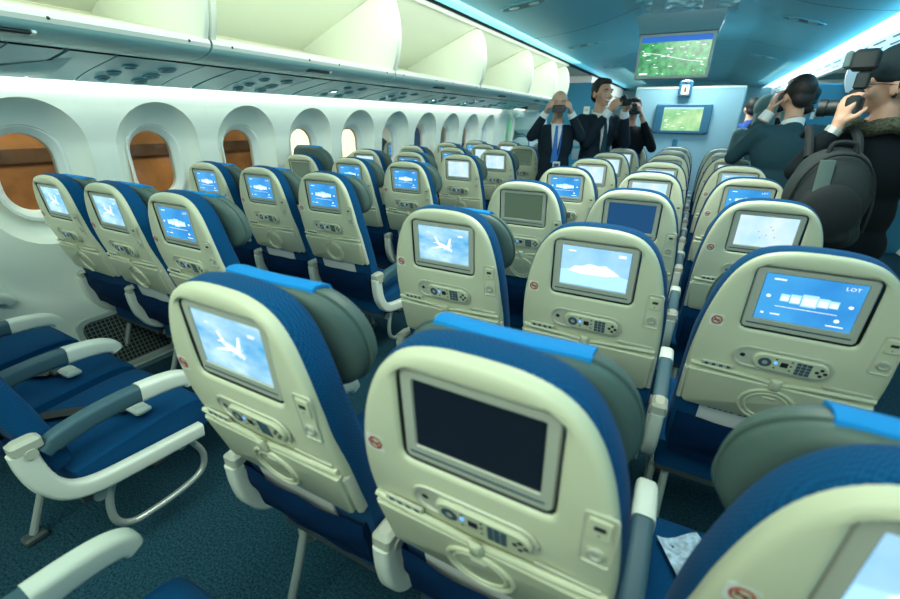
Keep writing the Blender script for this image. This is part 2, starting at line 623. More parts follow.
# passenger service units under the bins
M_PSU = mat('service_panel_teal', (.20, .56, .64), .32, spec=.6)
M_PSUD = mat('service_fitting_dark', (.10, .19, .22), .4)
M_LAMP = mat('reading_lamp_lit', (.9, .9, .9), .3, emit=(.95, 1, 1), estr=6)


def psu_pt(t, y, off=0):
    """t=0 lower outer edge by the wall, t=1 inner edge by the bin; off = towards the cabin"""
    pts = smooth_path([(-1.935, 1.602, 0), (-1.84, 1.628, 0), (-1.70, 1.656, 0), (-1.50, 1.690, 0)], 6)
    f = max(0, min(.9999, t)) * (len(pts) - 1)
    i = int(f)
    p = pts[i].lerp(pts[i + 1], f - i)
    d = (pts[i + 1] - pts[i]).normalized()
    return (p.x + d.y * off, y, p.y - d.x * off)


rowp = .787
for k in range(-1, 8):
    yc = 1.80 + rowp * k
    t = empty('service_unit', (-1.7, yc, 1.65))
    tag(t, 'teal panel of six vents and lamps above %s' % (
        ['the row nearest the camera', 'the first window recess on the left', 'the second window', 'the third window', 'the fourth window', 'the fifth window', 'the sixth window', 'the seventh window', 'the last window'][k + 1]),
        'service panel', 'service panels under the left bins')
    ox = Matrix.Translation((1.7, -yc, -1.65))
    m_ = MB()
    T = [i / 12 for i in range(13)]
    for a, b in ((-.385, -.21), (-.203, .203), (.21, .385)):
        L = [[psu_pt(q, yc + a, 0) for q in T], [psu_pt(q, yc + b, 0) for q in T]]
        m_.loft(L, M_PSU, closed=False)
        Lb = [[psu_pt(q, yc + yy, -.02) for q in T] for yy in (a, b)]
        m_.loft(Lb, M_PSU, closed=False)
        for yy in (a, b):
            m_.loft([[psu_pt(q, yc + yy, 0) for q in T], [psu_pt(q, yc + yy, -.02) for q in T]], M_PSU, closed=False)
    m_.build('panel', t, xf=ox)
    m_ = MB()
    m_.loft([[psu_pt(q, yc - .393, -.008) for q in T], [psu_pt(q, yc + .393, -.008) for q in T]], M_SEAM, closed=False)
    m_.build('backing', t, xf=ox)
    for j, (tt, dy) in enumerate(((.24, -.11), (.24, .07), (.51, -.10), (.51, .08), (.78, -.09), (.78, .09))):
        m_ = MB()
        c0 = Vector(psu_pt(tt, yc + dy, .002))
        e = Vector(psu_pt(tt + .05, yc + dy, .002)) - c0
        e.normalize()
        n_ = Vector((e.z, 0, -e.x))
        def ring(r, off):
            return [c0 + n_ * off + e * (r * math.cos(q)) + Vector((0, r * math.sin(q), 0)) for q in [2 * PI * i / 18 for i in range(18)]]
        big = .042 if j % 2 else .034
        lit = (j == 2 and k in (2, 4, 5)) or (j == 4 and k == 5)
        m_.loft([ring(big, -.003), ring(big, .004), ring(big * .86, .006), ring(big * .72, .001)], M_PSU)
        m_.loft([ring(big * .72, .001), ring(big * .5, -.001), ring(big * .3, .004), ring(.002, .005)], M_LAMP if lit else M_PSUD)
        m_.build('reading_lamp' if j % 2 == 0 else 'air_vent', t, xf=ox)
# moulded scoop on the panel at the left
m_ = MB()
L = []
for i in range(9):
    s_ = i / 8
    yy = 1.20 + .26 * s_
    row = []
    for j in range(9):
        q = .08 + .78 * j / 8 * (.25 + .75 * s_)
        row.append(psu_pt(q, yy, .012 * math.sin(PI * j / 8) * s_ + .003))
    L.append(row)
m_.loft(L, M_PSU, closed=False)
o = m_.build('air_scoop')
tag(o, 'smooth dished teal scoop between service panels at the upper left', 'air scoop')

# ================================================================== RIGHT BINS (closed) and forward cabin
M_BINCL = mat('closed_bin_white', (.72, .80, .80), .35)


def closed_bin(side, y0, y1, label, grp):
    t = empty('closed_overhead_bin', (CX + side * 1.75, (y0 + y1) / 2, 1.75))
    tag(t, label, 'overhead bin', grp)
    ox = Matrix.Translation((-(CX + side * 1.75), -(y0 + y1) / 2, -1.75))
    pr = [(1.72, 2.11), (1.715, 2.10), (1.71, 2.04), (1.72, 1.95), (1.75, 1.85), (1.80, 1.765), (1.88, 1.725), (2.3, 1.70), (2.6, 1.75), (2.6, 2.11)]
    if side < 0:
        pr = [(a + .12, b + (.16 if b > 2 else 0)) for a, b in pr]
    m_ = MB()
    P1 = inset(pr, .006)
    X = lambda d: CX + side * d
    m_.loft([[(X(a), y0 + .004, b) for a, b in P1], [(X(a), y0 + .01, b) for a, b in pr], [(X(a), y1 - .01, b) for a, b in pr], [(X(a), y1 - .004, b) for a, b in P1]], M_BINCL, True, True)
    m_.build('bin_door', t, xf=ox)
    m_ = MB()
    d0 = 1.725 if side > 0 else 1.845
    m_.box((X(d0 + .03), (y0 + y1) / 2, 1.835), (.05, .15, .03), M_LATCH, bev=.01)
    m_.build('latch', t, xf=ox)
    m_ = MB()
    m_.box((X(d0 + .005), (y0 + y1) / 2, 2.02), (.06, y1 - y0 - .25, .012), M_LATCH)
    m_.build('vent_slot', t, xf=ox)
    return t


m_ = MB()
m_.loft([[(x, y, z) for x, z in ((2.335, 2.285), (2.325, 2.265), (2.315, 2.13), (2.33, 2.115), (2.36, 2.115), (2.36, 2.285))] for y in (-2.2, 15.2)], M_BINCL, True, True)
for i in range(22):
    for z in (2.17, 2.235):
        m_.box((2.3175, 2.5 + i * .56, z), (.008, .34, .012), M_LATCH)
tag(m_.build('trim_2'), kind='structure')

rnames = ['nearest the camera', 'behind the black-hatted photographer', 'beyond the black-hatted photographer', 'above the right-hand blue partition']
for i, (a, b) in enumerate(((2.6, 4.1), (4.1, 5.6), (5.6, 7.35))):
    tb_ = closed_bin(1, a, b, 'closed white overhead bin on the right side, %s' % rnames[i + 0], 'closed bins on the right')
    if i == 2:
        D = [(v.x, v.y) for v in smooth_path([(2.25, 1.79, 0), (2.215, 1.87, 0), (2.200, 1.96, 0), (2.205, 2.05, 0), (2.24, 2.12, 0)], 4)] + [(2.62, 2.12), (2.62, 1.76)]
        m_ = MB()
        m_.loft([[(x, y_, z) for x, z in D] for y_ in (7.30, 7.345)], M_BINCL, True, True)
        m_.build('end_panel', tb_, xf=Matrix.Translation((-(CX + 1.75), -(a + b) / 2, -1.75)))
for i, (a, b) in enumerate(((10.0, 11.4), (11.4, 12.8), (12.8, 14.2))):
    closed_bin(1, a, b, 'closed white bin in the forward cabin over the right aisle, %s of three' % ['nearest', 'middle', 'farthest'][i], 'forward bins on the right')
    closed_bin(-1, a, b, 'closed white bin in the forward cabin beyond the smiling man, %s of three' % ['nearest', 'middle', 'farthest'][i], 'forward bins on the left')

# ================================================================== PARTITIONS AND FORWARD FITTINGS
M_PART = mat('partition_blue_grey', (.36, .62, .70), .5)
M_PARTD = mat('partition_deep_blue', (.02, .22, .36), .5)
M_TVF = mat('display_frame_blue', (.04, .17, .27), .4)
MAP = screen_mat('map_green', (.0, .14, .05), (.05, .50, .14), 26, .18)
MAP2 = screen_mat('map_pale_green', (.14, .52, .22), (.62, .90, .45), 7, .22)

t = empty('partition', (.64, 7.24, 0))
tag(t, 'pale blue partition wall at the front of the centre seats with small display', 'partition')
m_ = MB()
m_.box((0, 0, .935), (1.27, .08, 1.87), M_PART, bev=.02)
m_.build('panel', t)
m_ = MB()
m_.box((-.04, -.048, .62), (.055, .02, 1.24), M_PARTD, bev=.004)
m_.build('cable_cover', t)
m_ = MB()
m_.box((0, -.044, 1.868), (1.25, .012, .016), M_GREY2)
m_.build('top_trim', t)

t = empty('wall_display', (.625, 7.19, 1.49))
tag(t, 'small flat display showing pale green map, mounted on the blue partition', 'display')
m_ = MB()
R_ = lambda w, h, r, y: [(a, y, b) for a, b in rrect(w, h, r, 5)]
m_.loft([R_(.66, .36, .025, .006), R_(.66, .36, .025, -.030), R_(.64, .34, .02, -.038), R_(.46, .285, .006, -.038), R_(.455, .28, .005, -.030)], M_TVF, True)
m_.build('frame', t)
m_ = MB()
m_.add([(-.228, -.031, -.141), (.228, -.031, -.141), (.228, -.031, .141), (-.228, -.031, .141)], [[0, 1, 2, 3]], MAP2)
m_.add([(-.228, -.032, .122), (.228, -.032, .122), (.228, -.032, .141), (-.228, -.032, .141)], [[0, 1, 2, 3]], E_PALE)
for i in range(9):
    x, z = random.uniform(-.2, .15), random.uniform(-.12, .1)
    m_.box((x, -.032, z), (.04, .0006, .007), E_WHITE)
m_.build('screen', t, smooth=0)

t = empty('lit_sign', (.60, 7.19, 1.845))
tag(t, 'small lit cream sign in a dark rounded housing on top of the partition', 'sign')
m_ = MB()
m_.loft([R_(.155, .19, .03, .03), R_(.155, .19, .03, -.05), R_(.14, .175, .025, -.06)], M_TVF, True, True)
m_.build('housing', t)
m_ = MB()
M_SIGN = mat('sign_cream_lit', (.8, .75, .6), .5, emit=(1, .86, .62), estr=1.0)
m_.box((0, -.062, -.012), (.085, .004, .105), M_SIGN, bev=.001)
m_.box((.0, -.0645, -.012), (.03, .001, .06), mat('sign_symbol_brown', (.25, .12, .06), .6))
m_.build('sign_face', t)
m_ = MB()
m_.box((0, -.045, .085), (.07, .05, .03), M_PAPER, bev=.01)
m_.build('sign_cap', t)

# hanging ceiling screen
t = empty('ceiling_screen', (.525, 5.1, 1.985))
tag(t, 'large screen hanging from the ceiling, showing a bright green route map', 'screen')
m_ = MB()
m_.loft([R_(.60, .355, .012, .05), R_(.60, .355, .012, -.01), R_(.592, .347, .01, -.016), R_(.555, .31, .004, -.016), R_(.552, .307, .004, -.011)], mat('screen_frame_grey', (.30, .38, .38), .4), True)
m_.build('frame', t)
m_ = MB()
m_.add([(-.277, -.012, -.155), (.277, -.012, -.155), (.277, -.012, .155), (-.277, -.012, .155)], [[0, 1, 2, 3]], MAP)
m_.add([(-.277, -.0125, .112), (.277, -.0125, .112), (.277, -.0125, .155), (-.277, -.0125, .155)], [[0, 1, 2, 3]], E_DBLUE)
route = smooth_path([(-.25, -.0135, .035), (-.14, -.0135, .02), (0, -.0135, -.01), (.12, -.0135, -.035), (.24, -.0135, -.05)], 5)
m_.tube(route, .0026, E_WHITE, 6)
rng = random.Random(3)
for i in range(26):
    x, z = rng.uniform(-.26, .24), rng.uniform(-.14, .10)
    w_ = rng.choice((.012, .02, .034))
    m_.box((x, -.0132, z), (w_, .0006, .006), E_WHITE)
for cx_, cz_ in ((-.245, .035), (.24, -.05)):
    for i in range(5):
        m_.box((cx_ + rng.uniform(-.02, .02), -.0134, cz_ + rng.uniform(-.025, .025)), (.014, .0006, .008), E_WHITE)
m_.box((-.225, -.0132, -.135), (.07, .0006, .014), E_WHITE)
m_.build('display', t, smooth=0)
m_ = MB()
H0 = [(-.30, .02), (.30, .02), (.30, .14), (-.30, .14)]
m_.loft([[(-.31, -.02, .18), (.31, -.02, .18), (.31, .22, .18), (-.31, .22, .18)], [(-.34, -.06, .30), (.34, -.06, .30), (.34, .26, .30), (-.34, .26, .30)],
         [(-.34, -.06, .325), (.34, -.06, .325), (.34, .26, .325), (-.34, .26, .325)]], mat('screen_housing_teal', (.15, .32, .38), .4), True, True)
for x in (-.2, .2):
    m_.box((x, .1, .42), (.10, .12, .22), MATS['screen_housing_teal'])
m_.build('housing', t, smooth=20)

# rippled centre ceiling lens
t = empty('ceiling_lens', (.55, 5.62, 2.46))
tag(t, 'rippled glassy panel in the middle of the ceiling above the hanging screen', 'ceiling panel')
m_ = MB()
L = []
for i in range(21):
    L.append([(-.40 + .8 * j / 30, -.35 + .7 * i / 20, .008 * math.sin(j * .9 + math.sin(i * .7)) * math.cos(i * .8)) for j in range(31)])
m_.loft(L, mat('lens_glass_teal', (.45, .75, .80), .12, spec=.8), closed=False)
m_.build('lens', t)
m_ = MB()
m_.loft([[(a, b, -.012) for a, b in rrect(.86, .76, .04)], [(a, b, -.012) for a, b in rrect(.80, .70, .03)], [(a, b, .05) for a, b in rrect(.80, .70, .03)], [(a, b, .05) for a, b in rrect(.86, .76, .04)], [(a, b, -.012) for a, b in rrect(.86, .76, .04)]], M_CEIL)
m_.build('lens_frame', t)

# oval ceiling fixtures
def oval(x, y, label):
    # height of the vault there
    d = abs(x - CX)
    z = 2.5
    for (d0, z0), (d1, z1) in zip(prof_half, prof_half[1:]):
        if d0 <= d <= d1:
            z = z0 + (z1 - z0) * (d - d0) / (d1 - d0)
            sl = (z1 - z0) / (d1 - d0) * (1 if x > CX else -1)
    t = empty('ceiling_fixture', (x, y, z))
    t.rotation_euler = (0, -math.atan(sl), 0)
    tag(t, label, 'ceiling light', 'oval ceiling fittings')
    m_ = MB()
    E = lambda a, b, zz: [(a * math.cos(q), b * math.sin(q), zz) for q in [2 * PI * i / 32 for i in range(32)]]
    m_.loft([E(.20, .085, .001), E(.20, .085, -.006), E(.188, .076, -.010), E(.178, .068, -.004)], M_PSU)
    m_.build('rim', t)
    m_ = MB()
    m_.loft([E(.178, .068, -.004), E(.13, .05, -.002), E(.002, .001, -.001)], M_PSUD)
    m_.build('recess', t)
    for dx in (-.085, .085):
        m_ = MB()
        m_.loft([[(dx + .045 * math.cos(q), .035 * math.sin(q), zz) for q in [2 * PI * i / 16 for i in range(16)]] for zz in (-.002, -.011)], M_STEEL, True, True)
        m_.build('lamp', t)


oval(-.62, 4.35, 'oval chrome fitting in the ceiling, largest one at the top centre')
oval(-.62, 6.6, 'oval chrome fitting in the ceiling, second along above the left aisle')
oval(-.62, 9.0, 'oval chrome fitting in the ceiling, far left one nearest the hanging screen')
oval(1.55, 6.4, 'oval fitting in the dark ceiling right of the hanging screen')
oval(1.52, 9.3, 'oval fitting in the dark ceiling above the suited man on the right')

# left closet beyond the exit door, right partition
t = empty('closet', (-1.42, 9.3, 0))
tag(t, 'tall deep blue closet wall behind the two men with cameras on the left', 'closet')
m_ = MB()
m_.box((0, .3, 1.05), (1.05, .6, 2.10), M_PARTD, bev=.015)
m_.build('panel', t)
m_ = MB()
m_.box((.36, -.006, 1.62), (.11, .012, .16), M_WHITE, bev=.004)
m_.box((.36, -.014, 1.64), (.07, .006, .05), M_GREY2)
m_.build('control_panel', t)
m_ = MB()
for z in (.85, 1.1):
    m_.box((.30, -.006, z), (.24, .012, .2), mat('closet_grey', (.2, .32, .36), .5), bev=.006)
m_.build('hatch', t)

t = empty('right_partition', (2.65, 7.4, 0))
tag(t, 'deep blue partition on the right behind the standing passengers with white emblem', 'partition')
m_ = MB()
m_.box((0, 0, .945), (1.40, .06, 1.89), M_PARTD, bev=.015)
m_.build('panel', t)
m_ = MB()
for x, z, w_, h_ in ((-.60, 1.60, .14, .035), (-.635, 1.555, .035, .10), (-.575, 1.545, .07, .03)):
    m_.box((x, -.033, z), (w_, .004, h_), M_WHITE)
m_.build('emblem', t)

t = empty('door_1', (-2.0, 8.3, 0))
tag(t, kind='structure')
m_ = MB()
m_.loft([[(wall_x(z) + 2.0, -.912, z) for z in zs], [(wall_x(z) + 2.0, 1.3, z) for z in zs]], M_WALL, closed=False)
m_.build('door_lining', t)
m_ = MB()
m_.box((.17, .1, 1.40), (.50, .50, .36), mat('door_box_blue_white', (.55, .70, .74), .4), bev=.08)
m_.box((.10, .1, .72), (.36, .70, .90), MATS['door_box_blue_white'], bev=.09)
m_.build('slide_cover', t)
m_ = MB()
ringp = [(.32 * math.cos(q) * .5 + .13, -.262, 1.06 + .17 * math.sin(q)) for q in [2 * PI * i / 28 for i in range(29)]]
m_.tube(ringp, .012, M_TVF, 8)
m_.build('porthole_ring', t)
m_ = MB()
m_.box((-.02, -.36, 1.17), (.025, .05, .55), mat('exit_strip_green', (.05, .60, .22), .4, emit=(.05, .5, .2), estr=.5), bev=.008)
m_.build('marker_strip', t)
m_ = MB()
m_.tube([(.0, -.5, 1.55), (.05, -.46, 1.45), (.03, -.42, 1.3), (0, -.42, 1.0)], .03, M_WALL, 10)
m_.build('grab_handle', t)

# lower wall grille between the left rows
t = empty('air_grille', (-2.055, 1.53, .20))
tag(t, 'metal mesh air grille low on the window wall, beside the seats', 'grille')
m_ = MB()
GX = lambda a, b, off: (wall_x(.20 + b) + 2.055 + off, a, b)
m_.loft([[GX(a, b, o_) for a, b in rrect(w_, h_, .05, 6)] for w_, h_, o_ in ((.47, .33, .002), (.46, .32, .012), (.42, .28, .012), (.41, .27, .004))], mat('grille_frame', (.42, .50, .45), .5))
m_.build('grille_frame', t)
m_ = MB()
m_.add([GX(a, b, .003) for a, b in rrect(.43, .29, .05, 6)], [list(range(28))], M_DARK)
m_.build('grille_backing', t, smooth=0)
m_ = MB()
M_MESH = mat('grille_wire', (.20, .25, .22), .5, metal=.4)
for i in range(19):
    a = -.20 + .4 * i / 18
    m_.tube([GX(a, -.13, .007), GX(a, 0, .007), GX(a, .13, .007)], .0022, M_MESH, 5)
for i in range(13):
    b = -.13 + .26 * i / 12
    m_.tube([GX(-.2, b, .009), GX(.2, b, .009)], .0022, M_MESH, 5)
m_.build('mesh', t, smooth=0)

# outside: hangar seen through the windows
M_HWALL = mat('hangar_wall_rust', (.30, .145, .05), .8, noise=.5, nscale=.7)
M_HBAND = mat('hangar_band_dark', (.07, .04, .02), .8, noise=.4, nscale=1.5)
M_APRON = mat('apron_brown', (.32, .17, .075), .8, noise=.45, nscale=.6)
m_ = MB()
m_.add([(-30, -25, -3.2), (-2.5, -25, -3.2), (-2.5, 45, -3.2), (-30, 45, -3.2)], [[0, 1, 2, 3]], M_APRON)
tag(m_.build('ground', smooth=0), kind='structure')
t = empty('hangar', (-12, 8, -3.2))
tag(t, 'rust brown hangar wall with dark bands seen through the cabin windows', 'building')
m_ = MB()
m_.box((-.5, 5, 5), (1, 50, 10), M_HWALL)
m_.build('wall', t)
for z in (2.2, 3.8, 5.2, 6.6):
    m_ = MB()
    m_.box((.06, 5, z), (.12, 50, .28), M_HBAND)
    m_.build('beam', t)
for y in (-14, -8, -2, 4, 10, 16, 22):
    m_ = MB()
    m_.box((.1, y, 5), (.2, .5, 10), M_HBAND)
    m_.build('column', t)
m_ = MB()
m_.box((.10, -4.3, 4.6), (.16, 1.9, .30), mat('hangar_blue', (.02, .15, .55), .6), fn=None)
m_.build('blue_sign', t)
M_GL = mat('hangar_lamp_lit', (1, .9, .6), .5, emit=(1, .86, .5), estr=2.0)
for y, z, h_ in ((4.6, 4.0, 1.6), (7.0, 3.6, 1.2)):
    m_ = MB()
    m_.box((.12, y, z), (.2, 1.3, h_), M_GL)
    m_.build('lit_doorway', t)
t = empty('service_truck', (-9.5, 17.6, -2.2))
tag(t, 'blue and white service vehicle outside the far cabin windows', 'truck')
m_ = MB()
m_.box((0, 1, 2.1), (2.4, 6.5, 3.0), mat('truck_blue', (.02, .12, .40), .4), bev=.15)
m_.build('body', t)
m_ = MB()
m_.box((1.21, 1, 3.0), (.03, 6.0, .7), M_PAPER)
m_.build('side_stripe', t)
m_ = MB()
m_.box((0, -3.4, 1.5), (2.2, 2.0, 2.0), M_PAPER, bev=.25)
m_.build('cab', t)
for dx in (-1.0, 1.0):
    for dy in (-3.2, 2.5):
        m_ = MB()
        m_.loft([[(dx + o_, dy + .5 * math.cos(q), .5 + .5 * math.sin(q)) for q in [2 * PI * i / 20 for i in range(20)]] for o_ in (-.15, .15)], M_DARK, True, True)
        m_.build('wheel', t)

# ================================================================== SEATS
ROW, SW, ZS = .787, .4847, .986


def back_slope(h):
    t = max(0, min(1, (.10 - h) / .25))
    if h < -.33:
        return .20
    t = t * t * (3 - 2 * t)
    return .07 + .23 * t


BACK_Y = {}
_y = 0.0
for _i in range(0, 700):
    BACK_Y[-_i] = _y
    _y += back_slope(-_i / 1000) / 1000
_y = 0.0
for _i in range(0, 400):
    BACK_Y[_i] = _y
    _y -= back_slope(_i / 1000) / 1000


def bp(x, h, d=0.0):
    """point on the reclined seat back: x across, h above the sign height, d forward of the rear face"""
    k = h * 1000
    i = math.floor(k)
    y = BACK_Y[i] + (BACK_Y[i + 1] - BACK_Y[i]) * (k - i)
    s = back_slope(h)
    n = math.hypot(1, s)
    return (x, y + d / n, ZS + h + d * s / n)


half = [(0, .196), (.05, .194), (.095, .185), (.126, .167), (.151, .138), (.170, .098), (.184, .050), (.195, -.01), (.203, -.09), (.206, -.17), (.203, -.26), (.198, -.30)]
hs = [(v.x, v.y) for v in smooth_path([(a, b, 0) for a, b in half], 4)]
OUT = [(-a, b) for a, b in hs[::-1]][:-1] + hs       # from lower left over the top to lower right
OUT = OUT[::-1]                                       # counter-clockwise start lower right
C0_ = (0, .070)
REC = rrect(.240, .175, .020, 6, 0, .073)
A_ = sorted([2 * PI * k / 84 for k in range(84)] + [math.atan2(p[1] - C0_[1], p[0]) % (2 * PI) for p in ((.198, -.30), (-.198, -.30), (.10, .15), (-.10, .15), (.112, .148), (-.112, .148), (.112, -.008), (-.112, -.008))])


def outl(g):
    return raycast(inset(OUT, -g) if g else OUT, C0_, A_)


def on(lp, d):
    return [bp(a, b, d) for a, b in lp]


def rp(w, h, r, cx, cy, d, n=6):
    return [bp(a, b, d) for a, b in rrect(w, h, r, n, cx, cy)]


def screen_art(mb_, kind):
    """graphics lying on the glass of the seat monitor, centre (0,.094), 172 x 130 mm"""
    cx, cy = 0, .0805
    KX, KY, D0_ = 1.07, .91, .0108
    F = lambda a, b: bp(cx + a * KX, cy + b * KY, D0_ - .001)
    F2 = lambda a, b: bp(cx + a * KX, cy + b * KY, D0_ - .0013)

    def quad(a, b, w, h, ma, f=F):
        mb_.add([f(a - w / 2, b - h / 2), f(a + w / 2, b - h / 2), f(a + w / 2, b + h / 2), f(a - w / 2, b + h / 2)], [[0, 1, 2, 3]], ma)
    if kind == 'airplane':
        KX, KY, cx, cy = .86, .76, .006, .079
        # white airliner seen from the front quarter
        R = lambda pts, ma, f=F: mb_.add([f(*p) for p in pts], [list(range(len(pts)))], ma)
        R([(-.036, .008), (-.030, .013), (-.01, .008), (.014, -.002), (.030, -.012), (.034, -.019), (.028, -.024), (.016, -.022), (-.006, -.010), (-.026, .001)], E_WHITE, F2)
        R([(.010, -.002), (.022, .036), (.028, .036), (.024, -.006)], E_WHITE)
        R([(-.004, -.010), (-.058, -.022), (-.060, -.019), (-.012, -.002)], E_WHITE)
        R([(-.034, .010), (-.044, .036), (-.038, .037), (-.022, .010)], E_WHITE)
        R([(-.034, .008), (-.048, .006), (-.048, .009), (-.030, .012)], E_WHITE)
        R([(.002, -.014), (.024, -.023), (.030, -.020), (.016, -.014)], E_SHADE, lambda a, b: bp(cx + a * KX, cy + b * KY, D0_ - .0016))
        for px, py in ((-.004, -.020), (.028, .004)):
            mb_.disc(lambda a, b: bp(cx + a * KX, cy + b * KY, D0_ - .0017), (px, py), .0055, E_SHADE, 12)
        quad(.068, .050, .018, .007, E_WHITE)
        quad(-.070, .052, .012, .003, E_WHITE)
    elif kind == 'menu':
        quad(-.060, .052, .022, .004, E_WHITE)
        text_mesh('LOT', .013, lambda a, b: F(.052 + a, .047 + b), mb_, E_WHITE)
        for i, (a, w, h) in enumerate(((-.042, .016, .020), (-.023, .019, .025), (.002, .028, .034), (.026, .019, .025), (.044, .016, .020))):
            quad(a, .004, w, h, E_PALE)
            quad(a, .002, w * .8, h * .55, E_WHITE, F2)
        for a in (-.072, .072):
            mb_.disc(F, (a, .004), .0045, E_WHITE, 8)
        quad(.0, -.022, .110, .0016, E_WHITE)
        quad(-.050, -.046, .018, .0035, E_WHITE)
        quad(-.074, -.046, .006, .005, E_WHITE)
        mb_.disc(F, (.058, -.038), .005, E_WHITE, 10)
        quad(.058, -.054, .03, .003, E_WHITE)
    elif kind == 'landscape':
        R = lambda pts, ma, f=F: mb_.add([f(*p) for p in pts], [list(range(len(pts)))], ma)
        R([(-.086, -.062), (.086, -.062), (.086, -.018), (.05, -.010), (.0, -.016), (-.05, -.008), (-.086, -.014)], E_PALE)
        R([(-.066, -.016), (-.05, .002), (-.03, .004), (-.012, .014), (.012, .010), (.028, .014), (.05, .000), (.066, -.012), (.03, -.020), (-.03, -.022)], E_WHITE, F2)
        quad(-.060, .050, .020, .004, E_WHITE)
        quad(.066, .050, .018, .008, E_WHITE)
    elif kind == 'snow':
        for a, b in ((-.02, .0), (.004, -.012), (.02, .012), (.03, -.018), (.012, .024), (-.012, -.026)):
            mb_.disc(F, (a, b), .0025, E_REDDOT, 8)
        quad(.06, -.045, .03, .003, E_PALE)
        quad(-.064, .052, .014, .004, E_PALE)


SCREENS = {}


def screen_mesh(kind):
    if kind in SCREENS:
        return SCREENS[kind]
    mb_ = MB()
    base = {'airplane': S_PLANE, 'menu': S_MENU, 'landscape': S_SKY, 'snow': S_SNOW, 'black': S_OFF, 'olive': S_OLIVE, 'navy': S_NAVY}[kind]
    pts = [bp(a, .0805 + b, .0108) for a, b in ((-.093, -.0595), (.093, -.0595), (.093, .0595), (-.093, .0595))]
    mb_.add(pts, [[0, 1, 2, 3]], base)
    screen_art(mb_, kind)
    o = mb_.build('screen', smooth=0)
    SCREENS[kind] = o.data
    bpy.data.objects.remove(o)
    return SCREENS[kind]


def armrest_parts(root, bx, slim=True):
    sec = lambda w, h, r: rrect(w, h, r, 4)

    def sweep(path, sizes, ma, mbx):
        P = [Vector(p) for p in path]
        loops = []
        for i, p in enumerate(P):
            t_ = (P[min(i + 1, len(P) - 1)] - P[max(i - 1, 0)]).normalized()
            nrm = Vector((0, -t_.z, t_.y))
            w_, h_ = sizes[i] if isinstance(sizes, list) else sizes
            loops.append([p + Vector((a, 0, 0)) + nrm * b for a, b in sec(w_, h_, min(w_, h_) * .30)])
        mbx.loft(loops, ma, True, True)
    # pad: arched, thin at the rear
    path = smooth_path([(bx, .145, .575), (bx, .19, .595), (bx, .27, .609), (bx, .36, .614), (bx, .42, .611)], 5)
    pb = MB()
    sweep(path, [(.046, .058 if i > 2 else .045) for i in range(len(path))], M_PAD, pb)
    pad = pb.build('armrest', root)
    tb_ = MB()
    path = smooth_path([(bx, .405, .613), (bx, .47, .608), (bx, .525, .598), (bx, .556, .582), (bx, .565, .564)], 5)
    n_ = len(path)
    sweep(path, [(.052, .063 - .022 * (i / n_) ** 2) for i in range(n_)], M_WHITE, tb_)
    tb_.build('armrest_tip', pad)
    bb = MB()
    path = smooth_path([(bx, .105, .605), (bx, .108, .545), (bx, .122, .480), (bx, .160, .418), (bx, .225, .386), (bx, .33, .372), (bx, .45, .362), (bx, .565, .352)], 5)
    n_ = len(path)
    if slim:
        sweep(path, [(.040 - .018 * min(1, i / (n_ * .4)), .056 - .026 * min(1, i / (n_ * .5))) for i in range(n_)], M_WHITE, bb)
    else:
        sweep(path, [(.042, .056 if i > n_ * .3 else .060) for i in range(n_)], M_WHITE, bb)
    bm_ = bb.build('armrest_beam', root)
    hb = MB()
    hb.box((bx, .116, .618), (.046, .070, .045), M_GREYPL, bev=.010)
    hb.tube([(bx - .026, .118, .596), (bx + .026, .118, .596)], .015, M_GREYPL, 12)
    hb.build('hinge_cover', bm_)
    return [pad, bm_]


def make_headrest(root, wing, drop=0.0):
    """padded headrest; wing = how far its sides are bent forward"""
    b = MB()
    HH = [(0, .176), (.07, .175), (.120, .166), (.158, .138), (.184, .095), (.194, .040), (.190, -.008), (.165, -.04), (.10, -.05), (0, -.051)]
    h3 = [(v.x * (1 - .9 * drop), v.y - drop) for v in smooth_path([(a, c, 0) for a, c in HH], 4)]
    O_ = ([(-a, c) for a, c in h3[::-1]][:-1] + h3[:-1])[::-1]
    bow = lambda lp, d: [bp(a, c, d + wing * (abs(a) / .2) ** 2.2) for a, c in lp]
    b.loft([bow(inset(O_, .02), .078), bow(inset(O_, .004), .082), bow(O_, .092), bow(O_, .120), bow(inset(O_, .006), .138), bow(inset(O_, .024), .148), bow(inset(O_, .05), .150)], M_LEATH, True, True)
    hr = b.build('headrest', root, smooth=60)
    # piping
    b = MB()
    pp = [bp(a, c, .104 + wing * (abs(a) / .2) ** 2.2) for a, c in inset(O_, -.001)]
    b.tube(pp + pp[:1], .0035, M_LEATH, 6, False)
    b.build('piping', hr)
    b = MB()
    L = []
    for i in range(17):
        a = -.118 + .236 * i / 16
        top = .176 - drop - .009 * (abs(a) / .125) ** 3
        bo = wing * (abs(a) / .2) ** 2.2
        e = .0035 * math.sin(i * 1.7)
        prof_ = [(top - .002, .094 + bo), (top + .005, .096 + bo), (top + .0075 + e * .5, .105 + bo), (top + .006, .120 + bo), (top - .002, .140 + bo), (top - .03, .153 + bo), (top - .15, .157 + bo),
                 (top - .15, .152 + bo), (top - .03, .147 + bo), (top - .004, .134 + bo), (top + .001, .116 + bo), (top + .001, .104 + bo), (top - .002, .099 + bo)]
        L.append([bp(a, c, d) for c, d in prof_])
    b.loft(L, M_COVER, True, True)
    b.build('headrest_cover', hr, smooth=50)


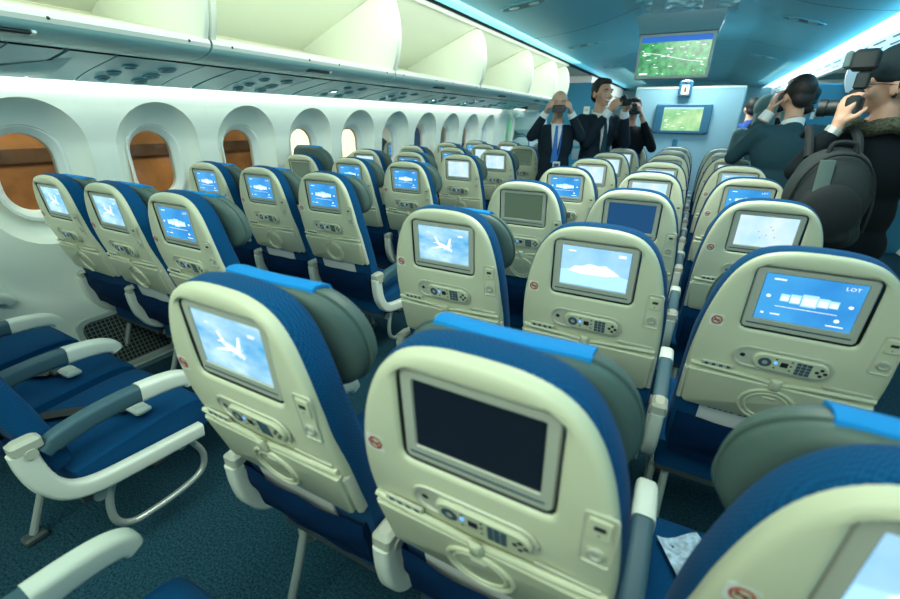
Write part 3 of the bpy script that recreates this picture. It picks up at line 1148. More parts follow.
def make_seat():
    root = empty('passenger_seat', (0, 0, 0))
    # rear shell
    b = MB()
    O = outl(0)
    O1, O2, O3 = raycast(inset(OUT, .003), C0_, A_), raycast(inset(OUT, .009), C0_, A_), raycast(inset(OUT, .018), C0_, A_)
    RC = raycast(REC, C0_, A_)
    RC1 = raycast(inset(REC, .003), C0_, A_)
    b.loft([on(O1, .030), on(O, .027), on(O, .013), on(O1, .005), on(O2, .001), on(O3, .0), on(raycast(inset(REC, -.006), C0_, A_), .0), on(RC, .002), on(RC1, .006)], M_SHELL, True)
    b.loft([on(RC1, .006), on(RC1, .030)], M_DARK, False, True)
    shell = b.build('back_shell', root, smooth=40)
    # ledge across the back above the tray
    b = MB()
    path = smooth_path([bp(-.196, -.146, -.003), bp(-.12, -.148, -.006), bp(-.05, -.152, -.006), bp(0, -.158, -.006), bp(.05, -.152, -.006), bp(.12, -.148, -.006), bp(.197, -.146, -.003)], 5)
    b.tube(path, .006, M_SHELL, 8)
    b.box((-.135, -.136, -.004), (.075, .016, .006), M_GREY2, fn=bp, bev=.002)
    b.box((.14, -.136, -.002), (.095, .010, .004), M_GREY2, fn=bp, bev=.001)
    for i in range(4):
        b.box((-.160 + i * .017, -.136, -.0078), (.008, .008, .001), M_BTN, fn=bp)
    b.build('ledge', shell)
    # monitor
    b = MB()
    b.loft([rp(.226, .162, .010, -.001, .0725, .028), rp(.226, .162, .010, -.001, .0725, .011), rp(.221, .157, .009, -.001, .0725, .008), rp(.190, .123, .004, 0, .0805, .008), rp(.187, .120, .003, 0, .0805, .012)], M_GREYPL, True)
    b.loft([rp(.205, .0035, .001, -.002, .0065, .0078, 1), rp(.205, .0035, .001, -.002, .0065, .0072, 1)], M_BTN, False, True)
    mon = b.build('monitor', root)
    sc = bpy.data.objects.new('screen', screen_mesh('menu'))
    COL.objects.link(sc)
    sc.parent = mon
    # handset in its cradle
    b = MB()
    cx, cy = -.006, -.091
    b.loft([rp(.210, .068, .034, cx, cy, .001, 9), rp(.208, .066, .033, cx, cy, -.003, 9), rp(.198, .056, .028, cx, cy, -.003, 9), rp(.194, .052, .026, cx, cy, .0005, 9)], M_GREY2, False, True)
    b.disc(lambda a, c: bp(a, c, -.0005), (-.088, cy + .002), .006, M_DARK, 12)
    cradle = b.build('handset_cradle', root)
    b = MB()
    hx = .012
    b.loft([rp(.158, .050, .025, hx, cy, .001, 9), rp(.158, .050, .025, hx, cy, -.005, 9), rp(.150, .043, .0215, hx, cy, -.009, 9)], M_SHELL2, False, True)
    hand = b.build('handset', cradle)
    b = MB()
    D = lambda a, c: bp(a, c, -.0095)
    b.disc(D, (-.040, cy), .014, M_BTN, 20)
    b.disc(lambda a, c: bp(a, c, -.0099), (-.040, cy), .006, M_GREYPL, 14)
    b.box((.000, cy + .002, -.0097), (.015, .014, .001), M_DARK, fn=bp)
    b.disc(D, (-.018, cy + .004), .0035, M_LED, 10)
    for i in range(3):
        for j in range(4):
            b.box((.028 + i * .0105, cy + .014 - j * .0095, -.0097), (.0088, .0075, .001), M_BTN, fn=bp)
    for a, c in ((.066, 0), (.082, 0), (.074, .009), (.074, -.009)):
        b.disc(D, (a, cy + c), .0045, M_DARK, 10)
    for a, c in ((-.018, .015), (-.018, -.012), (.014, .015), (.014, -.012), (.014, .002)):
        b.disc(D, (a, cy + c), .0025, M_DARK, 8)
    b.build('keypad', hand, smooth=0)
    # socket panel
    b = MB()
    sx, sy = .171, -.014
    b.loft([rp(.042, .106, .007, sx, sy, .002, 4), rp(.042, .106, .007, sx, sy, -.002, 4), rp(.037, .101, .006, sx, sy, -.002, 4), rp(.035, .099, .005, sx, sy, .0005, 4)], M_GREY2, False, True)
    b.box((sx, sy + .026, -.001), (.028, .036, .004), M_SHELL2, fn=bp, bev=.0015)
    sock = b.build('socket_panel', root)
    b = MB()
    b.box((sx, sy + .030, -.0035), (.014, .007, .001), M_DARK, fn=bp)
    b.disc(lambda a, c: bp(a, c, -.0034), (sx, sy + .017), .0016, M_DARK, 8)
    b.build('usb_port', sock, smooth=0)
    b = MB()
    b.loft([[bp(sx + r_ * math.cos(q), sy - .026 + r_ * math.sin(q), d_) for q in [2 * PI * i / 16 for i in range(16)]] for r_, d_ in ((.012, .001), (.012, -.004), (.008, -.005), (.006, -.002))], M_GREYPL, False, True)
    b.build('headphone_jack', sock)
    # no smoking sign
    b = MB()
    b.loft([rp(.032, .034, .006, -.166, 0, .0025, 4), rp(.032, .034, .006, -.166, 0, .000, 4)], M_PAPER, True, True)
    ring_ = lambda r_, d_: [bp(-.166 + r_ * math.cos(q), r_ * math.sin(q), d_) for q in [2 * PI * i / 24 for i in range(24)]]
    b.loft([ring_(.0125, -.0006), ring_(.0092, -.0006)], M_RED)
    b.box((-.166, 0, -.0005), (.014, .0032, .0006), M_DARK, fn=bp)
    c_, s_ = math.cos(-PI / 4), math.sin(-PI / 4)
    b.box((0, 0, -.0010), (.022, .0024, .0005), M_RED, fn=lambda x, y, z: bp(-.166 + x * c_ - y * s_, x * s_ + y * c_, z))
    b.build('no_smoking_sign', root, smooth=0)
    # tray table
    b = MB()
    tr_ = [(-.198, -.162), (-.192, -.285), (-.180, -.298), (.180, -.298), (.192, -.285), (.198, -.162)]
    tr_ = tr_[:2] + [(-.188, -.293)] + tr_[2:4] + [(.188, -.293)] + tr_[4:]
    b.loft([on(tr_, .002), on(tr_, -.008), on(inset(tr_, .005), -.012)], M_SHELL2, True, True)
    for sgn in (-1, 1):
        b.box((sgn * .198, -.235, .012), (.016, .13, .03), M_GREY2, fn=bp, bev=.006)
    tray = b.build('tray_table', root, smooth=40)
    b = MB()
    b.box((0, -.156, -.014), (.026, .040, .012), M_SHELL, fn=bp, bev=.005)
    b.build('latch', tray)
    b = MB()
    for r_, th in ((.056, .0045), (.044, .0035)):
        b.tube([bp(.0 + r_ * 1.08 * math.cos(q), -.234 + r_ * math.sin(q), -.013) for q in [2 * PI * i / 32 for i in range(33)]], th, M_SHELL, 8, False)
    b.box((0, -.206, -.013), (.03, .006, .005), M_GREY2, fn=bp, bev=.002)
    b.build('cup_holder', tray)
    # blue back cushion with wrapped sides
    b = MB()
    big = []
    H2 = [(0, .199), (.05, .197), (.097, .188), (.129, .169), (.155, .139), (.175, .098), (.189, .05), (.200, -.01), (.209, -.10), (.211, -.30), (.207, -.48), (.195, -.53)]
    h2 = [(v.x, v.y) for v in smooth_path([(a, c, 0) for a, c in H2], 4)]
    O_ = ([(-a, c) for a, c in h2[::-1]][:-1] + h2)[::-1]
    i1, i2, i3 = inset(O_, .006), inset(O_, .018), inset(O_, .04)
    b.loft([on(inset(O_, .006), .016), on(inset(O_, .002), .024), on(O_, .034), on(O_, .062), on(i1, .076), on(i2, .086), on(i3, .090)], M_BLUE, True, True)
    b.build('back_cushion', root, smooth=60)
    make_headrest(root, .055)
    # literature pocket
    b = MB()
    L = []
    for i in range(13):
        c = -.352 - .175 * i / 12
        bul = -.020 * math.sin(PI * min(1, (i + 1.5) / 12)) - .006
        L.append([bp(-.192 + .384 * j / 12, c, bul * (.4 + .6 * math.sin(PI * j / 12)) + .0025 * math.sin(j * 1.3 + i)) for j in range(13)])
    L2 = [[bp(-.192 + .384 * j / 12, -.352 - .175 * i / 12, .03) for j in range(13)] for i in range(13)]
    b.loft(L, M_PILE, closed=False)
    b.loft(L2, M_PILE, closed=False)
    b.loft([[L[i][0] for i in range(13)], [L2[i][0] for i in range(13)]], M_PILE, closed=False)
    b.loft([[L[i][-1] for i in range(13)], [L2[i][-1] for i in range(13)]], M_PILE, closed=False)
    b.loft([L[-1], L2[-1]], M_PILE, closed=False)
    b.build('literature_pocket', root)
    # seat cushion
    b = MB()
    pr = smooth_path([(0, .19, .44), (0, .30, .452), (0, .45, .466), (0, .55, .470), (0, .605, .458), (0, .632, .425), (0, .628, .37), (0, .60, .335), (0, .45, .33), (0, .19, .335)], 3)
    cy_, cz_ = .41, .40
    L = []
    for x, k in ((-.215, .93), (-.209, .975), (-.19, 1), (0, 1.0), (.19, 1), (.209, .975), (.215, .93)):
        L.append([(x, cy_ + (p.y - cy_) * (1 - (1 - k) * .5), cz_ + (p.z - cz_) * k + (.006 if x == 0 else 0)) for p in pr])
    b.loft(L, M_BLUE, True, True)
    b.loft([[(x, .44 + o_, .470 + .0005) for x in (-.05, .02)] for o_ in (0, .004)], M_PURPLE, closed=False)
    b.build('seat_cushion', root, smooth=50)
    # frame and legs
    b = MB()
    b.tube([(-.217, .235, .315), (.217, .235, .315)], .022, M_STEEL, 12)
    b.tube([(-.217, .50, .315), (.217, .50, .315)], .022, M_STEEL, 12)
    b.box((0, .37, .325), (.42, .36, .02), M_FRAME)
    b.build('seat_frame', root)
    for y0, y1 in ((.235, .12), (.50, .56)):
        b = MB()
        b.tube([(-.17, y0, .31), (-.17, (y0 + y1) / 2, .16), (-.17, y1, .03)], .0135, M_STEEL, 10)
        b.box((-.17, y1, .016), (.05, .07, .03), M_FRAME, bev=.008)
        b.build('leg', root)
    armrest_parts(root, -SW / 2)
    return root


proto = make_seat()
# extra parts used only on some seats
tmp = empty('tmp')
extra_arm = armrest_parts(tmp, SW / 2, False)
arm_l = armrest_parts(tmp, -SW / 2, False)
b = MB()
loopp = smooth_path([(SW / 2 - .03, y_, z_) for y_, z_ in ((.29, .365), (.25, .28), (.245, .19), (.285, .14), (.36, .128), (.47, .130), (.545, .155), (.565, .22), (.535, .30), (.50, .350))], 5)
b.tube(loopp, .012, M_STEEL, 12)
bar_r = b.build('luggage_bar', tmp)
b = MB()
b.tube([(p.x - SW + .06, p.y, p.z) for p in loopp], .012, M_STEEL, 12)
bar_l = b.build('luggage_bar', tmp)
# headrest pushed down with its wings folded flat
flat_root = empty('tmp')
make_headrest(flat_root, .012, .035)
FLAT = {}
for o_ in flat_root.children_recursive:
    FLAT[o_.name.split('.')[0]] = o_.data
for o_ in list(flat_root.children_recursive) + [flat_root]:
    bpy.data.objects.remove(o_)
# seat belt lying on the cushion
b = MB()
bl = smooth_path([(-.19, .24, .452), (-.10, .31, .467), (.0, .37, .476), (.06, .40, .480)], 5)
L = []
for i, p in enumerate(bl):
    t_ = (bl[min(i + 1, len(bl) - 1)] - bl[max(i - 1, 0)]).normalized()
    n_ = Vector((-t_.y, t_.x, 0)).normalized() * .024
    L.append([p + n_, p - n_, p - n_ + Vector((0, 0, .004)), p + n_ + Vector((0, 0, .004))])
b.loft(L, M_DARK, True, True)
belt = b.build('seat_belt', tmp)
b = MB()
b.box((.13, .435, .492), (.085, .052, .022), M_WHITE, bev=.007)
b.box((.13, .435, .5035), (.05, .032, .003), M_STEEL, bev=.001)
b.box((.075, .41, .485), (.05, .03, .012), M_DARK, bev=.004)
b.build('buckle', belt)
ORD = ['nearest', 'second', 'third', 'fourth', 'fifth', 'sixth', 'seventh', 'eighth', 'ninth']
LOOK = {'airplane': 'white airplane on screen', 'menu': 'blue menu on screen', 'landscape': 'blue sky scene on screen',
        'snow': 'nearly white screen', 'black': 'black switched-off screen', 'olive': 'dull olive idle screen', 'navy': 'dark navy idle screen'}
centre = {1: ('airplane', 'black', 'landscape'), 2: ('airplane', 'landscape', 'menu'), 3: ('olive', 'navy', 'snow'), 4: ('menu', 'snow', 'menu'),
          5: ('snow', 'snow', 'landscape'), 6: ('snow', 'menu', 'snow'), 7: ('snow', 'snow', 'menu'), 8: ('snow', 'snow', 'snow')}
left = {2: ('airplane', 'airplane', 'menu'), 3: ('menu', 'menu', 'menu'), 4: ('olive', 'menu', 'menu'), 5: ('snow', 'menu', 'snow'),
        6: ('menu', 'menu', 'snow'), 7: ('menu', 'snow', 'olive'), 8: ('menu', 'snow', 'menu')}
DYL = -.259
first = [True]


def place(x, y, kind, label, last=False, extras=(), raise_head=0, wall_side=False, stout_left=False, flat=False):
    if first[0]:
        s = proto
        first[0] = False
    else:
        s = copy_tree(proto)
    s.location = (x, y, 0)
    tag(s, label, 'seat', 'economy seats')
    for ch in s.children:
        if ch.name.startswith('monitor'):
            for c in ch.children:
                c.data = screen_mesh(kind)
        if raise_head and ch.name.startswith('headrest'):
            ch.location = Vector((0, -raise_head * .12, raise_head))
    if flat:
        for ch in s.children_recursive:
            if ch.name.split('.')[0] in FLAT:
                ch.data = FLAT[ch.name.split('.')[0]]
    if last:
        for e in extra_arm:
            copy_tree(e, s)
    for e in extras:
        copy_tree(e, s)
    if wall_side or stout_left:
        for ch in list(s.children):
            if ch.name.startswith('armrest_beam') and ch.data.name == 'armrest_beam':
                for c in list(ch.children):
                    bpy.data.objects.remove(c)
                bpy.data.objects.remove(ch)
    if stout_left:
        copy_tree(arm_l[1], s)
    return s


proto_children_fixed = True
POSC = ['left-aisle seat', 'middle seat', 'right-aisle seat']
POSL = ['window seat', 'middle seat', 'aisle seat']
seats = {}
for r in range(1, 9):
    for c in range(3):
        lab = '%s in %s centre row, %s' % (POSC[c], ORD[r - 1], LOOK[centre[r][c]])
        seats['C', r, c] = place(.17 + SW * c, r * ROW, centre[r][c], lab, last=(c == 2), extras=(bar_l,) if c == 0 else (), stout_left=(c == 0), flat=not (r == 1 or (r, c) == (2, 0)))
for r in range(2, 9):
    for c in range(3):
        lab = '%s in %s window row showing backs, %s' % (POSL[c], ORD[r - 2], LOOK[left[r][c]])
        if (r, c) == (4, 0):
            lab = 'window seat with a raised headrest and olive screen, third row by the windows'
        seats['L', r, c] = place(-1.8225 + SW * c, r * ROW + DYL, left[r][c], lab, last=(c == 2), extras=(bar_r,) if c == 2 else (), raise_head=.075 if (r, c) == (4, 0) else 0, wall_side=(c == 0))
for c in range(3):
    lab = '%s cut off at left edge, only blue cushion and armrests seen' % POSL[c]
    seats['L', 1, c] = place(-1.8225 + SW * c, ROW + DYL, 'black', lab, last=(c == 2), extras=(bar_r, belt) if c == 2 else (belt,) if c == 1 else (), wall_side=(c == 0))
seats['C', 0, 0] = place(.17, .06, 'black', 'blue seat at the bottom left corner, only cushion and white armrest tip in frame', extras=(bar_l,), stout_left=True)
for ch in seats['C', 0, 0].children:
    if ch.name.startswith('armrest') and 'beam' not in ch.name:
        a_ = math.radians(3.5)
        Mr = Matrix.Translation((0, .1, .59)) @ Matrix.Rotation(a_, 4, 'X') @ Matrix.Translation((0, -.1, -.59))
        ch.matrix_local = Mr
for o in list(tmp.children_recursive) + [tmp]:
    bpy.data.objects.remove(o)

# cards and magazines standing in the pockets
M_CARDB = mat('card_blue_print', (.04, .09, .30), .5)
b = MB()
b.loft([on([(-.14, -.306), (.10, -.306), (.10, -.50), (-.14, -.50)], d) for d in (.006, .010)], M_PAPER, True, True)
for i in range(10):
    b.box((-.115 + i * .014 + (.008 if i > 4 else 0), -.317, .0055), (.010, .010, .0006), M_CARDB, fn=bp)
b.box((.01, -.333, .0055), (.045, .014, .0006), M_CARDB, fn=bp)
for i in range(8):
    b.box((-.08 + i * .022, -.330, .0055), (.014, .003, .0005), M_BTN, fn=bp)
mag0 = b.build('magazine', smooth=0)
mag_where = [(('C', 2, 2), 'right-aisle seat, second centre row'), (('L', 3, 1), 'middle seat, second window row'), (('L', 3, 2), 'aisle seat, second window row'),
             (('L', 2, 2), 'aisle seat, nearest window row'), (('L', 2, 1), 'middle seat, nearest window row'), (('C', 1, 0), 'left-aisle seat, nearest centre row'),
             (('C', 1, 1), 'middle seat, nearest centre row'), (('L', 4, 2), 'aisle seat, third window row')]
for i, (k, w_) in enumerate(mag_where):
    o = mag0 if i == 0 else mag0.copy()
    if i:
        COL.objects.link(o)
    o.location = seats[k].location
    tag(o, 'white card with navy print in the back pocket of the %s' % w_, 'magazine', 'cards in the seat pockets')

# paper with a speckled print lying on the seat between the rows (lower right)
b = MB()
L = []
for i in range(7):
    L.append([(-.05 + .10 * j / 6, -.07 + .14 * i / 6, .006 + .014 * math.sin(i * .9) * math.sin(j * .8)) for j in range(7)])
b.loft(L, mat('tissue_pale_blue', (.45, .60, .72), .7, noise=.35, nscale=60), closed=False)
o = b.build('paper_sheet')
o.location = (1.02, 1.27, .478)
o.rotation_euler = (0, 0, .5)
tag(o, 'crumpled pale blue paper lying on the blue seat cushion at the lower right', 'paper')

# coat hook ring on the sidewall next to the nearest window seat
t = empty('wall_hook', (-2.08, 1.37, .93))
tag(t, 'small white ring hook on the wall left of the nearest window seat', 'hook')
b = MB()
b.tube([(.03 + .0 * q, .035 * math.cos(q), .022 * math.sin(q)) for q in [2 * PI * i / 20 for i in range(21)]], .006, M_WHITE, 8, False)
b.build('ring', t)
b = MB()
b.box((.005, 0, 0), (.05, .03, .02), M_GREY2, bev=.006)
b.build('bracket', t)

# ================================================================== PEOPLE
M_SKIN = mat('skin', (.62, .36, .25), .5, spec=.35)
M_SUIT = mat('suit_navy', (.010, .020, .032), .8, spec=.2, bump=.1, bscale=200)
M_SUIT2 = mat('suit_teal_grey', (.020, .062, .080), .8, spec=.2, bump=.1, bscale=200)
M_BLACK = mat('cloth_black', (.006, .010, .013), .85, spec=.15, bump=.15, bscale=120)
M_SHIRT = mat('shirt_white', (.75, .80, .80), .7)
M_TIE = mat('tie_blue', (.02, .16, .55), .6)
M_HAIRD = mat('hair_dark', (.012, .009, .008), .6, bump=.5, bscale=150)
M_HAIRG = mat('hair_grey', (.22, .20, .17), .7, bump=.4, bscale=150)
M_EYE = mat('eye_dark', (.02, .015, .012), .2)
M_EYEW = mat('eye_white', (.7, .7, .68), .3)
M_LIP = mat('lip', (.42, .17, .14), .5)
M_SHOE = mat('shoe_black', (.01, .01, .01), .35)


def capsule(mb_, p0, p1, r0, r1, n=14):
    p0, p1 = Vector(p0), Vector(p1)
    t_ = (p1 - p0).normalized()
    pts, rs = [], []
    for k in range(4):
        a = PI / 2 * (1 - k / 3.0)
        pts.append(p0 - t_ * r0 * math.sin(a)); rs.append(max(r0 * math.cos(a), r0 * .06))
    for k in range(4):
        a = PI / 2 * (k / 3.0)
        pts.append(p1 + t_ * r1 * math.sin(a)); rs.append(max(r1 * math.cos(a), r1 * .06))
    mb_.tube(pts, rs, M_SKIN, n)


def blob(name, parts, ma, parent, voxel=.010, smooth_it=6, head=None):
    """one continuous surface grown over capsules ('c', p0, p1, r0, r1) and ellipsoids ('e', centre, radii)"""
    mb_ = MB()
    for p in parts:
        if p[0] == 'c':
            capsule(mb_, *p[1:])
        elif p[0] == 'e':
            mb_.ell(p[1], p[2], M_SKIN, 20, 14, p[3] if len(p) > 3 else None)
    mb_.mats = [ma]
    o = mb_.build(name, parent, smooth=0)
    rm = o.modifiers.new('r', 'REMESH')
    rm.mode = 'VOXEL'
    rm.voxel_size = voxel
    sm = o.modifiers.new('s', 'SMOOTH')
    sm.factor = .5
    sm.iterations = smooth_it
    bpy.context.view_layer.update()
    me = bpy.data.meshes.new_from_object(o.evaluated_get(bpy.context.evaluated_depsgraph_get()))
    o.modifiers.clear()
    old = o.data
    o.data = me
    me.name = name
    bpy.data.meshes.remove(old)
    me.materials.clear()
    me.materials.append(ma)
    me.polygons.foreach_set('use_smooth', [True] * len(me.polygons))
    return o


def hand_parts(wrist, d, palm_n, thumb, curl=.9):
    """palm with four unequal fingers and a thumb; d runs from wrist to knuckles, fingers curl towards palm_n"""
    w, d, pn = Vector(wrist), Vector(d).normalized(), Vector(palm_n)
    pn = (pn - d * pn.dot(d)).normalized()
    lat = Vector(thumb)
    lat = (lat - d * lat.dot(d) - pn * lat.dot(pn)).normalized()
    P = [('c', w, w + d * .03, .024, .026)]
    for k in (-1.2, -.4, .4, 1.2):
        P.append(('c', w + d * .02 + lat * k * .012, w + d * .088 + lat * k * .019, .014, .0115))
    for k, L in zip((1.5, .5, -.5, -1.5), (.072, .080, .074, .058)):
        p = w + d * .090 + lat * k * .0185
        a = .25
        for j, f in enumerate((.45, .32, .26)):
            q = p + (d * math.cos(a) + pn * math.sin(a)) * L * f
            P.append(('c', p, q, .0098 - j * .0008, .0092 - j * .0008))
            p = q
            a += curl
    b0 = w + d * .03 + lat * .022
    b1 = b0 + (d * .55 + lat * .75 + pn * .25).normalized() * .040
    b2 = b1 + (d * .75 + lat * .2 + pn * .55).normalized() * .032
    b3 = b2 + (d * .6 - lat * .1 + pn * .7).normalized() * .022
    P += [('c', b0, b1, .0135, .0115), ('c', b1, b2, .0115, .010), ('c', b2, b3, .010, .0085)]
    return P


def person(label, loc, rz, scale=1.0, yaw=0, pitch=0, arms=None, jacket=None, trousers=None, hair=None, hair_style='short', lean=0,
           shirt=True, tie=None, badge=False, glasses=False, smile=False, hat=None, collar=None, scarf=None, stout=1.0, watch=False):
    arms = arms or {}
    neck = Vector((0, .0, 1.50))
    HR = Matrix.Rotation(yaw, 3, 'Z') @ Matrix.Rotation(pitch, 3, 'X')
    KH = 1.07
    H = lambda x, y, z: tuple(neck + HR @ Vector((x, y, z - 1.50)) * KH)
    Hr = HR.to_4x4()
    he = lambda c, r: ('e', H(*c), tuple(q * KH for q in r), HR)
    hc = lambda a, b_, r0, r1: ('c', H(*a), H(*b_), r0 * KH, r1 * KH)
    P = [he((0, -.008, 1.672), (.076, .098, .092)), he((0, .030, 1.615), (.060, .066, .075)), hc((0, .066, 1.560), (0, .072, 1.556), .024, .022),
         hc((0, .094, 1.648), (0, .113, 1.616), .0105, .0150), hc((-.012, .101, 1.610), (.012, .101, 1.610), .0095, .0095),
         hc((-.04, .078, 1.668), (.04, .078, 1.668), .016, .016), he((-.042, .062, 1.615), (.024, .026, .026)), he((.042, .062, 1.615), (.024, .026, .026)),
         hc((-.018, .090, 1.583), (.018, .090, 1.583), .009, .009), he((-.079, -.008, 1.632), (.010, .022, .032)), he((.079, -.008, 1.632), (.010, .022, .032)),
         ('c', (0, -.012, 1.40), H(0, -.005, 1.56), .060, .054)]
    torso = [('e', (0, 0, 1.27), (.165, .105, .20)), ('e', (0, 0, 1.05), (.145, .10, .17)), ('e', (0, 0, .93), (.155, .11, .12)), ('c', (-.14, 0, 1.41), (.14, 0, 1.41), .055, .055)]
    P += torso
    hipz = .90
    for s_ in (-1, 1):
        P += [('c', (s_ * .085, 0, hipz), (s_ * .095, .015, .50), .078, .052), ('c', (s_ * .095, .015, .50), (s_ * .10, -.02, .10), .052, .036), ('c', (s_ * .10, -.04, .05), (s_ * .115, .13, .035), .036, .032)]
    sleeves = []
    for s_ in (-1, 1):
        sh = Vector((s_ * .185, -.005, 1.405))
        a = arms.get(s_)
        if a is None:
            a = dict(elbow=(s_ * .235, -.04, 1.12), wrist=(s_ * .225, .06, .88), d=(0, .15, -1), n=(-s_, 0, 0), thumb=(0, 1, .1), curl=.35)
        e, w = Vector(a['elbow']), Vector(a['wrist'])
        P += [('c', sh, e, .050, .040), ('c', e, w, .041, .027)] + hand_parts(w, a['d'], a['n'], a['thumb'], a.get('curl', .8))
        wc = e.lerp(w, .74)
        sleeves += [('c', sh, e, .068, .056), ('c', e, wc, .056, .044)]
        a['cuff'] = (e.lerp(w, .84), e.lerp(w, 1.03))
    body = blob('person', P, M_SKIN, None, .0075, 3)
    body.location = loc
    body.rotation_euler = (-lean, 0, rz)
    body.scale = (scale, scale, scale)
    tag(body, label, 'person', None)
    k = stout
    jk = [('c', (-.135, -.005, 1.395), (.135, -.005, 1.395), .072, .072), ('e', (0, .0, 1.27), (.195 * k, .128 * k, .21)), ('e', (0, .005, 1.06), (.172 * k, .122 * k, .22)),
          ('e', (0, 0, .90), (.185 * k, .135 * k, .16)), ('c', (0, -.03, 1.44), (0, -.02, 1.475), .07, .062)] + sleeves
    blob('jacket', jk, jacket, body, .012, 5)
    tr2 = []
    for s_ in (-1, 1):
        tr2 += [('c', (s_ * .085, 0, hipz), (s_ * .095, .015, .50), .098, .070), ('c', (s_ * .095, .015, .50), (s_ * .10, -.02, .12), .070, .060)]
    tr2 += [('e', (0, 0, .92), (.165, .118, .13))]
    blob('trousers', tr2, trousers or jacket, body, .014, 5)
    for s_ in (-1, 1):
        m_ = MB()
        m_.tube([(s_ * .10, -.085, .05), (s_ * .10, -.03, .06), (s_ * .108, .06, .05), (s_ * .115, .14, .038), (s_ * .117, .185, .032)], [.030, .052, .048, .044, .022], M_SHOE, 12)
        m_.build('shoe', body, smooth=60)
    if shirt:
        for s_ in (-1, 1):
            c0, c1 = arms[s_]['cuff'] if s_ in arms else (None, None)
            if c0 is not None:
                m_ = MB()
                m_.tube([c0, c1], [.043, .038], M_SHIRT, 14)
                m_.build('shirt_cuff', body, smooth=60)
        m_ = MB()
        L = []
        for i in range(9):
            z = 1.47 - .40 * i / 8
            hw = .052 * (1 - i / 8) + .006
            yf = (.060, .105, .126, .137, .141, .141, .140, .138, .136)[i] * (k if i > 1 else 1) + .004
            L.append([(-hw, yf - .010, z), (-hw * .5, yf, z), (hw * .5, yf, z), (hw, yf - .010, z), (hw, yf - .03, z), (-hw, yf - .03, z)])
        m_.loft(L, M_SHIRT, True, True)
        m_.build('shirt', body, smooth=60)
        m_ = MB()
        m_.loft([[H(.066 * math.cos(q), .064 * math.sin(q) - .01, 1.455 + dz + .018 * math.sin(-q)) for q in [2 * PI * i / 24 for i in range(24)]] for dz in (-.02, .035)], M_SHIRT)
        m_.build('collar', body, smooth=60)
        if tie:
            m_ = MB()
            L = []
            for i in range(9):
                z = 1.455 - .36 * i / 8
                hw = .012 + .020 * i / 8
                yf = (.078, .112, .130, .141, .145, .145, .144, .142, .140)[i] * (k if i > 1 else 1) + .010
                L.append([(-hw, yf - .002, z), (0, yf + .003, z), (hw, yf - .002, z), (0, yf - .008, z)])
            m_.loft(L, tie, True, True)
            m_.build('tie', body, smooth=60)
    if badge:
        m_ = MB()
        m_.tube([(-.055, .07, 1.46), (-.052, .148 * k, 1.34), (-.045, .158 * k, 1.20), (-.03, .160 * k, 1.12)], .006, M_TIE, 8)
        m_.build('lanyard', body)
        m_ = MB()
        m_.box((-.03, .166 * k, 1.055), (.075, .006, .11), M_PAPER, bev=.002)
        m_.box((-.03, .1695 * k, 1.075), (.05, .001, .03), M_BTN)
        m_.build('badge', body)
    # face
    for s_ in (-1, 1):
        m_ = MB()
        m_.ell(H(s_ * .033, .082, 1.650), (.0135, .010, .008), M_EYEW, 12, 8, HR)
        m_.ell(H(s_ * .033, .0905, 1.650), (.0055, .003, .0055), M_EYE, 10, 6, HR)
        m_.build('eye', body)
        m_ = MB()
        m_.tube([H(s_ * .016, .098, 1.672), H(s_ * .034, .097, 1.677), H(s_ * .052, .085, 1.670)], [.003, .0045, .002], hair or M_HAIRD, 8)
        m_.build('eyebrow', body)
    m_ = MB()
    if smile:
        m_.tube([H(-.026, .090, 1.590), H(-.012, .100, 1.582), H(0, .103, 1.580), H(.012, .100, 1.582), H(.026, .090, 1.590)], [.003, .0055, .006, .0055, .003], M_SHIRT, 8)
        m_.tube([H(-.026, .089, 1.588), H(-.012, .098, 1.576), H(0, .101, 1.574), H(.012, .098, 1.576), H(.026, .089, 1.588)], [.003, .005, .005, .005, .003], M_LIP, 8)
    else:
        m_.tube([H(-.022, .093, 1.583), H(0, .101, 1.583), H(.022, .093, 1.583)], [.003, .0055, .003], M_LIP, 8)
    m_.build('mouth', body)
    if hair and hat is None:
        if hair_style == 'fringe':
            hp = [he((s_ * .066, -.03, 1.655), (.020, .055, .048)) for s_ in (-1, 1)] + [he((0, -.075, 1.640), (.068, .036, .058))]
        elif hair_style == 'hood':
            hp = [he((0, -.022, 1.665), (.105, .110, .125)), ('c', H(0, -.05, 1.60), (0, -.05, 1.42), .10, .11)]
        else:
            hp = [he((0, -.024, 1.688), (.084, .098, .092)), he((0, .030, 1.742), (.062, .055, .030)), he((0, -.065, 1.625), (.066, .045, .060)),
                  hc((-.078, .008, 1.68), (-.079, .012, 1.645), .012, .008), hc((.078, .008, 1.68), (.079, .012, 1.645), .012, .008)]
        blob('hood' if hair_style == 'hood' else 'hair', hp, hair, body, .009, 3)
    if hat:
        hp = [he((0, -.012, 1.722), (.099, .122, .098)), he((0, -.080, 1.755), (.080, .070, .064)), he((0, -.02, 1.672), (.093, .112, .030))]
        blob('hat', hp, hat, body, .010, 4)
        blob('hair', [he((0, -.075, 1.615), (.064, .038, .050))] + [hc((s_ * .077, -.02, 1.65), (s_ * .076, -.01, 1.60), .014, .010) for s_ in (-1, 1)], hair or M_HAIRD, body, .009, 3)
    if glasses:
        m_ = MB()
        for s_ in (-1, 1):
            m_.tube([H(s_ * .034 + .023 * math.cos(q), .108 - .006 * abs(math.cos(q)), 1.648 + .016 * math.sin(q)) for q in [2 * PI * i / 18 for i in range(19)]], .0022, M_DARK, 6, False)
            m_.tube([H(s_ * .057, .100, 1.652), H(s_ * .080, .04, 1.652), H(s_ * .086, -.01, 1.645)], .0022, M_DARK, 6)
        m_.tube([H(-.011, .108, 1.650), H(.011, .108, 1.650)], .0022, M_DARK, 6)
        m_.build('glasses', body)
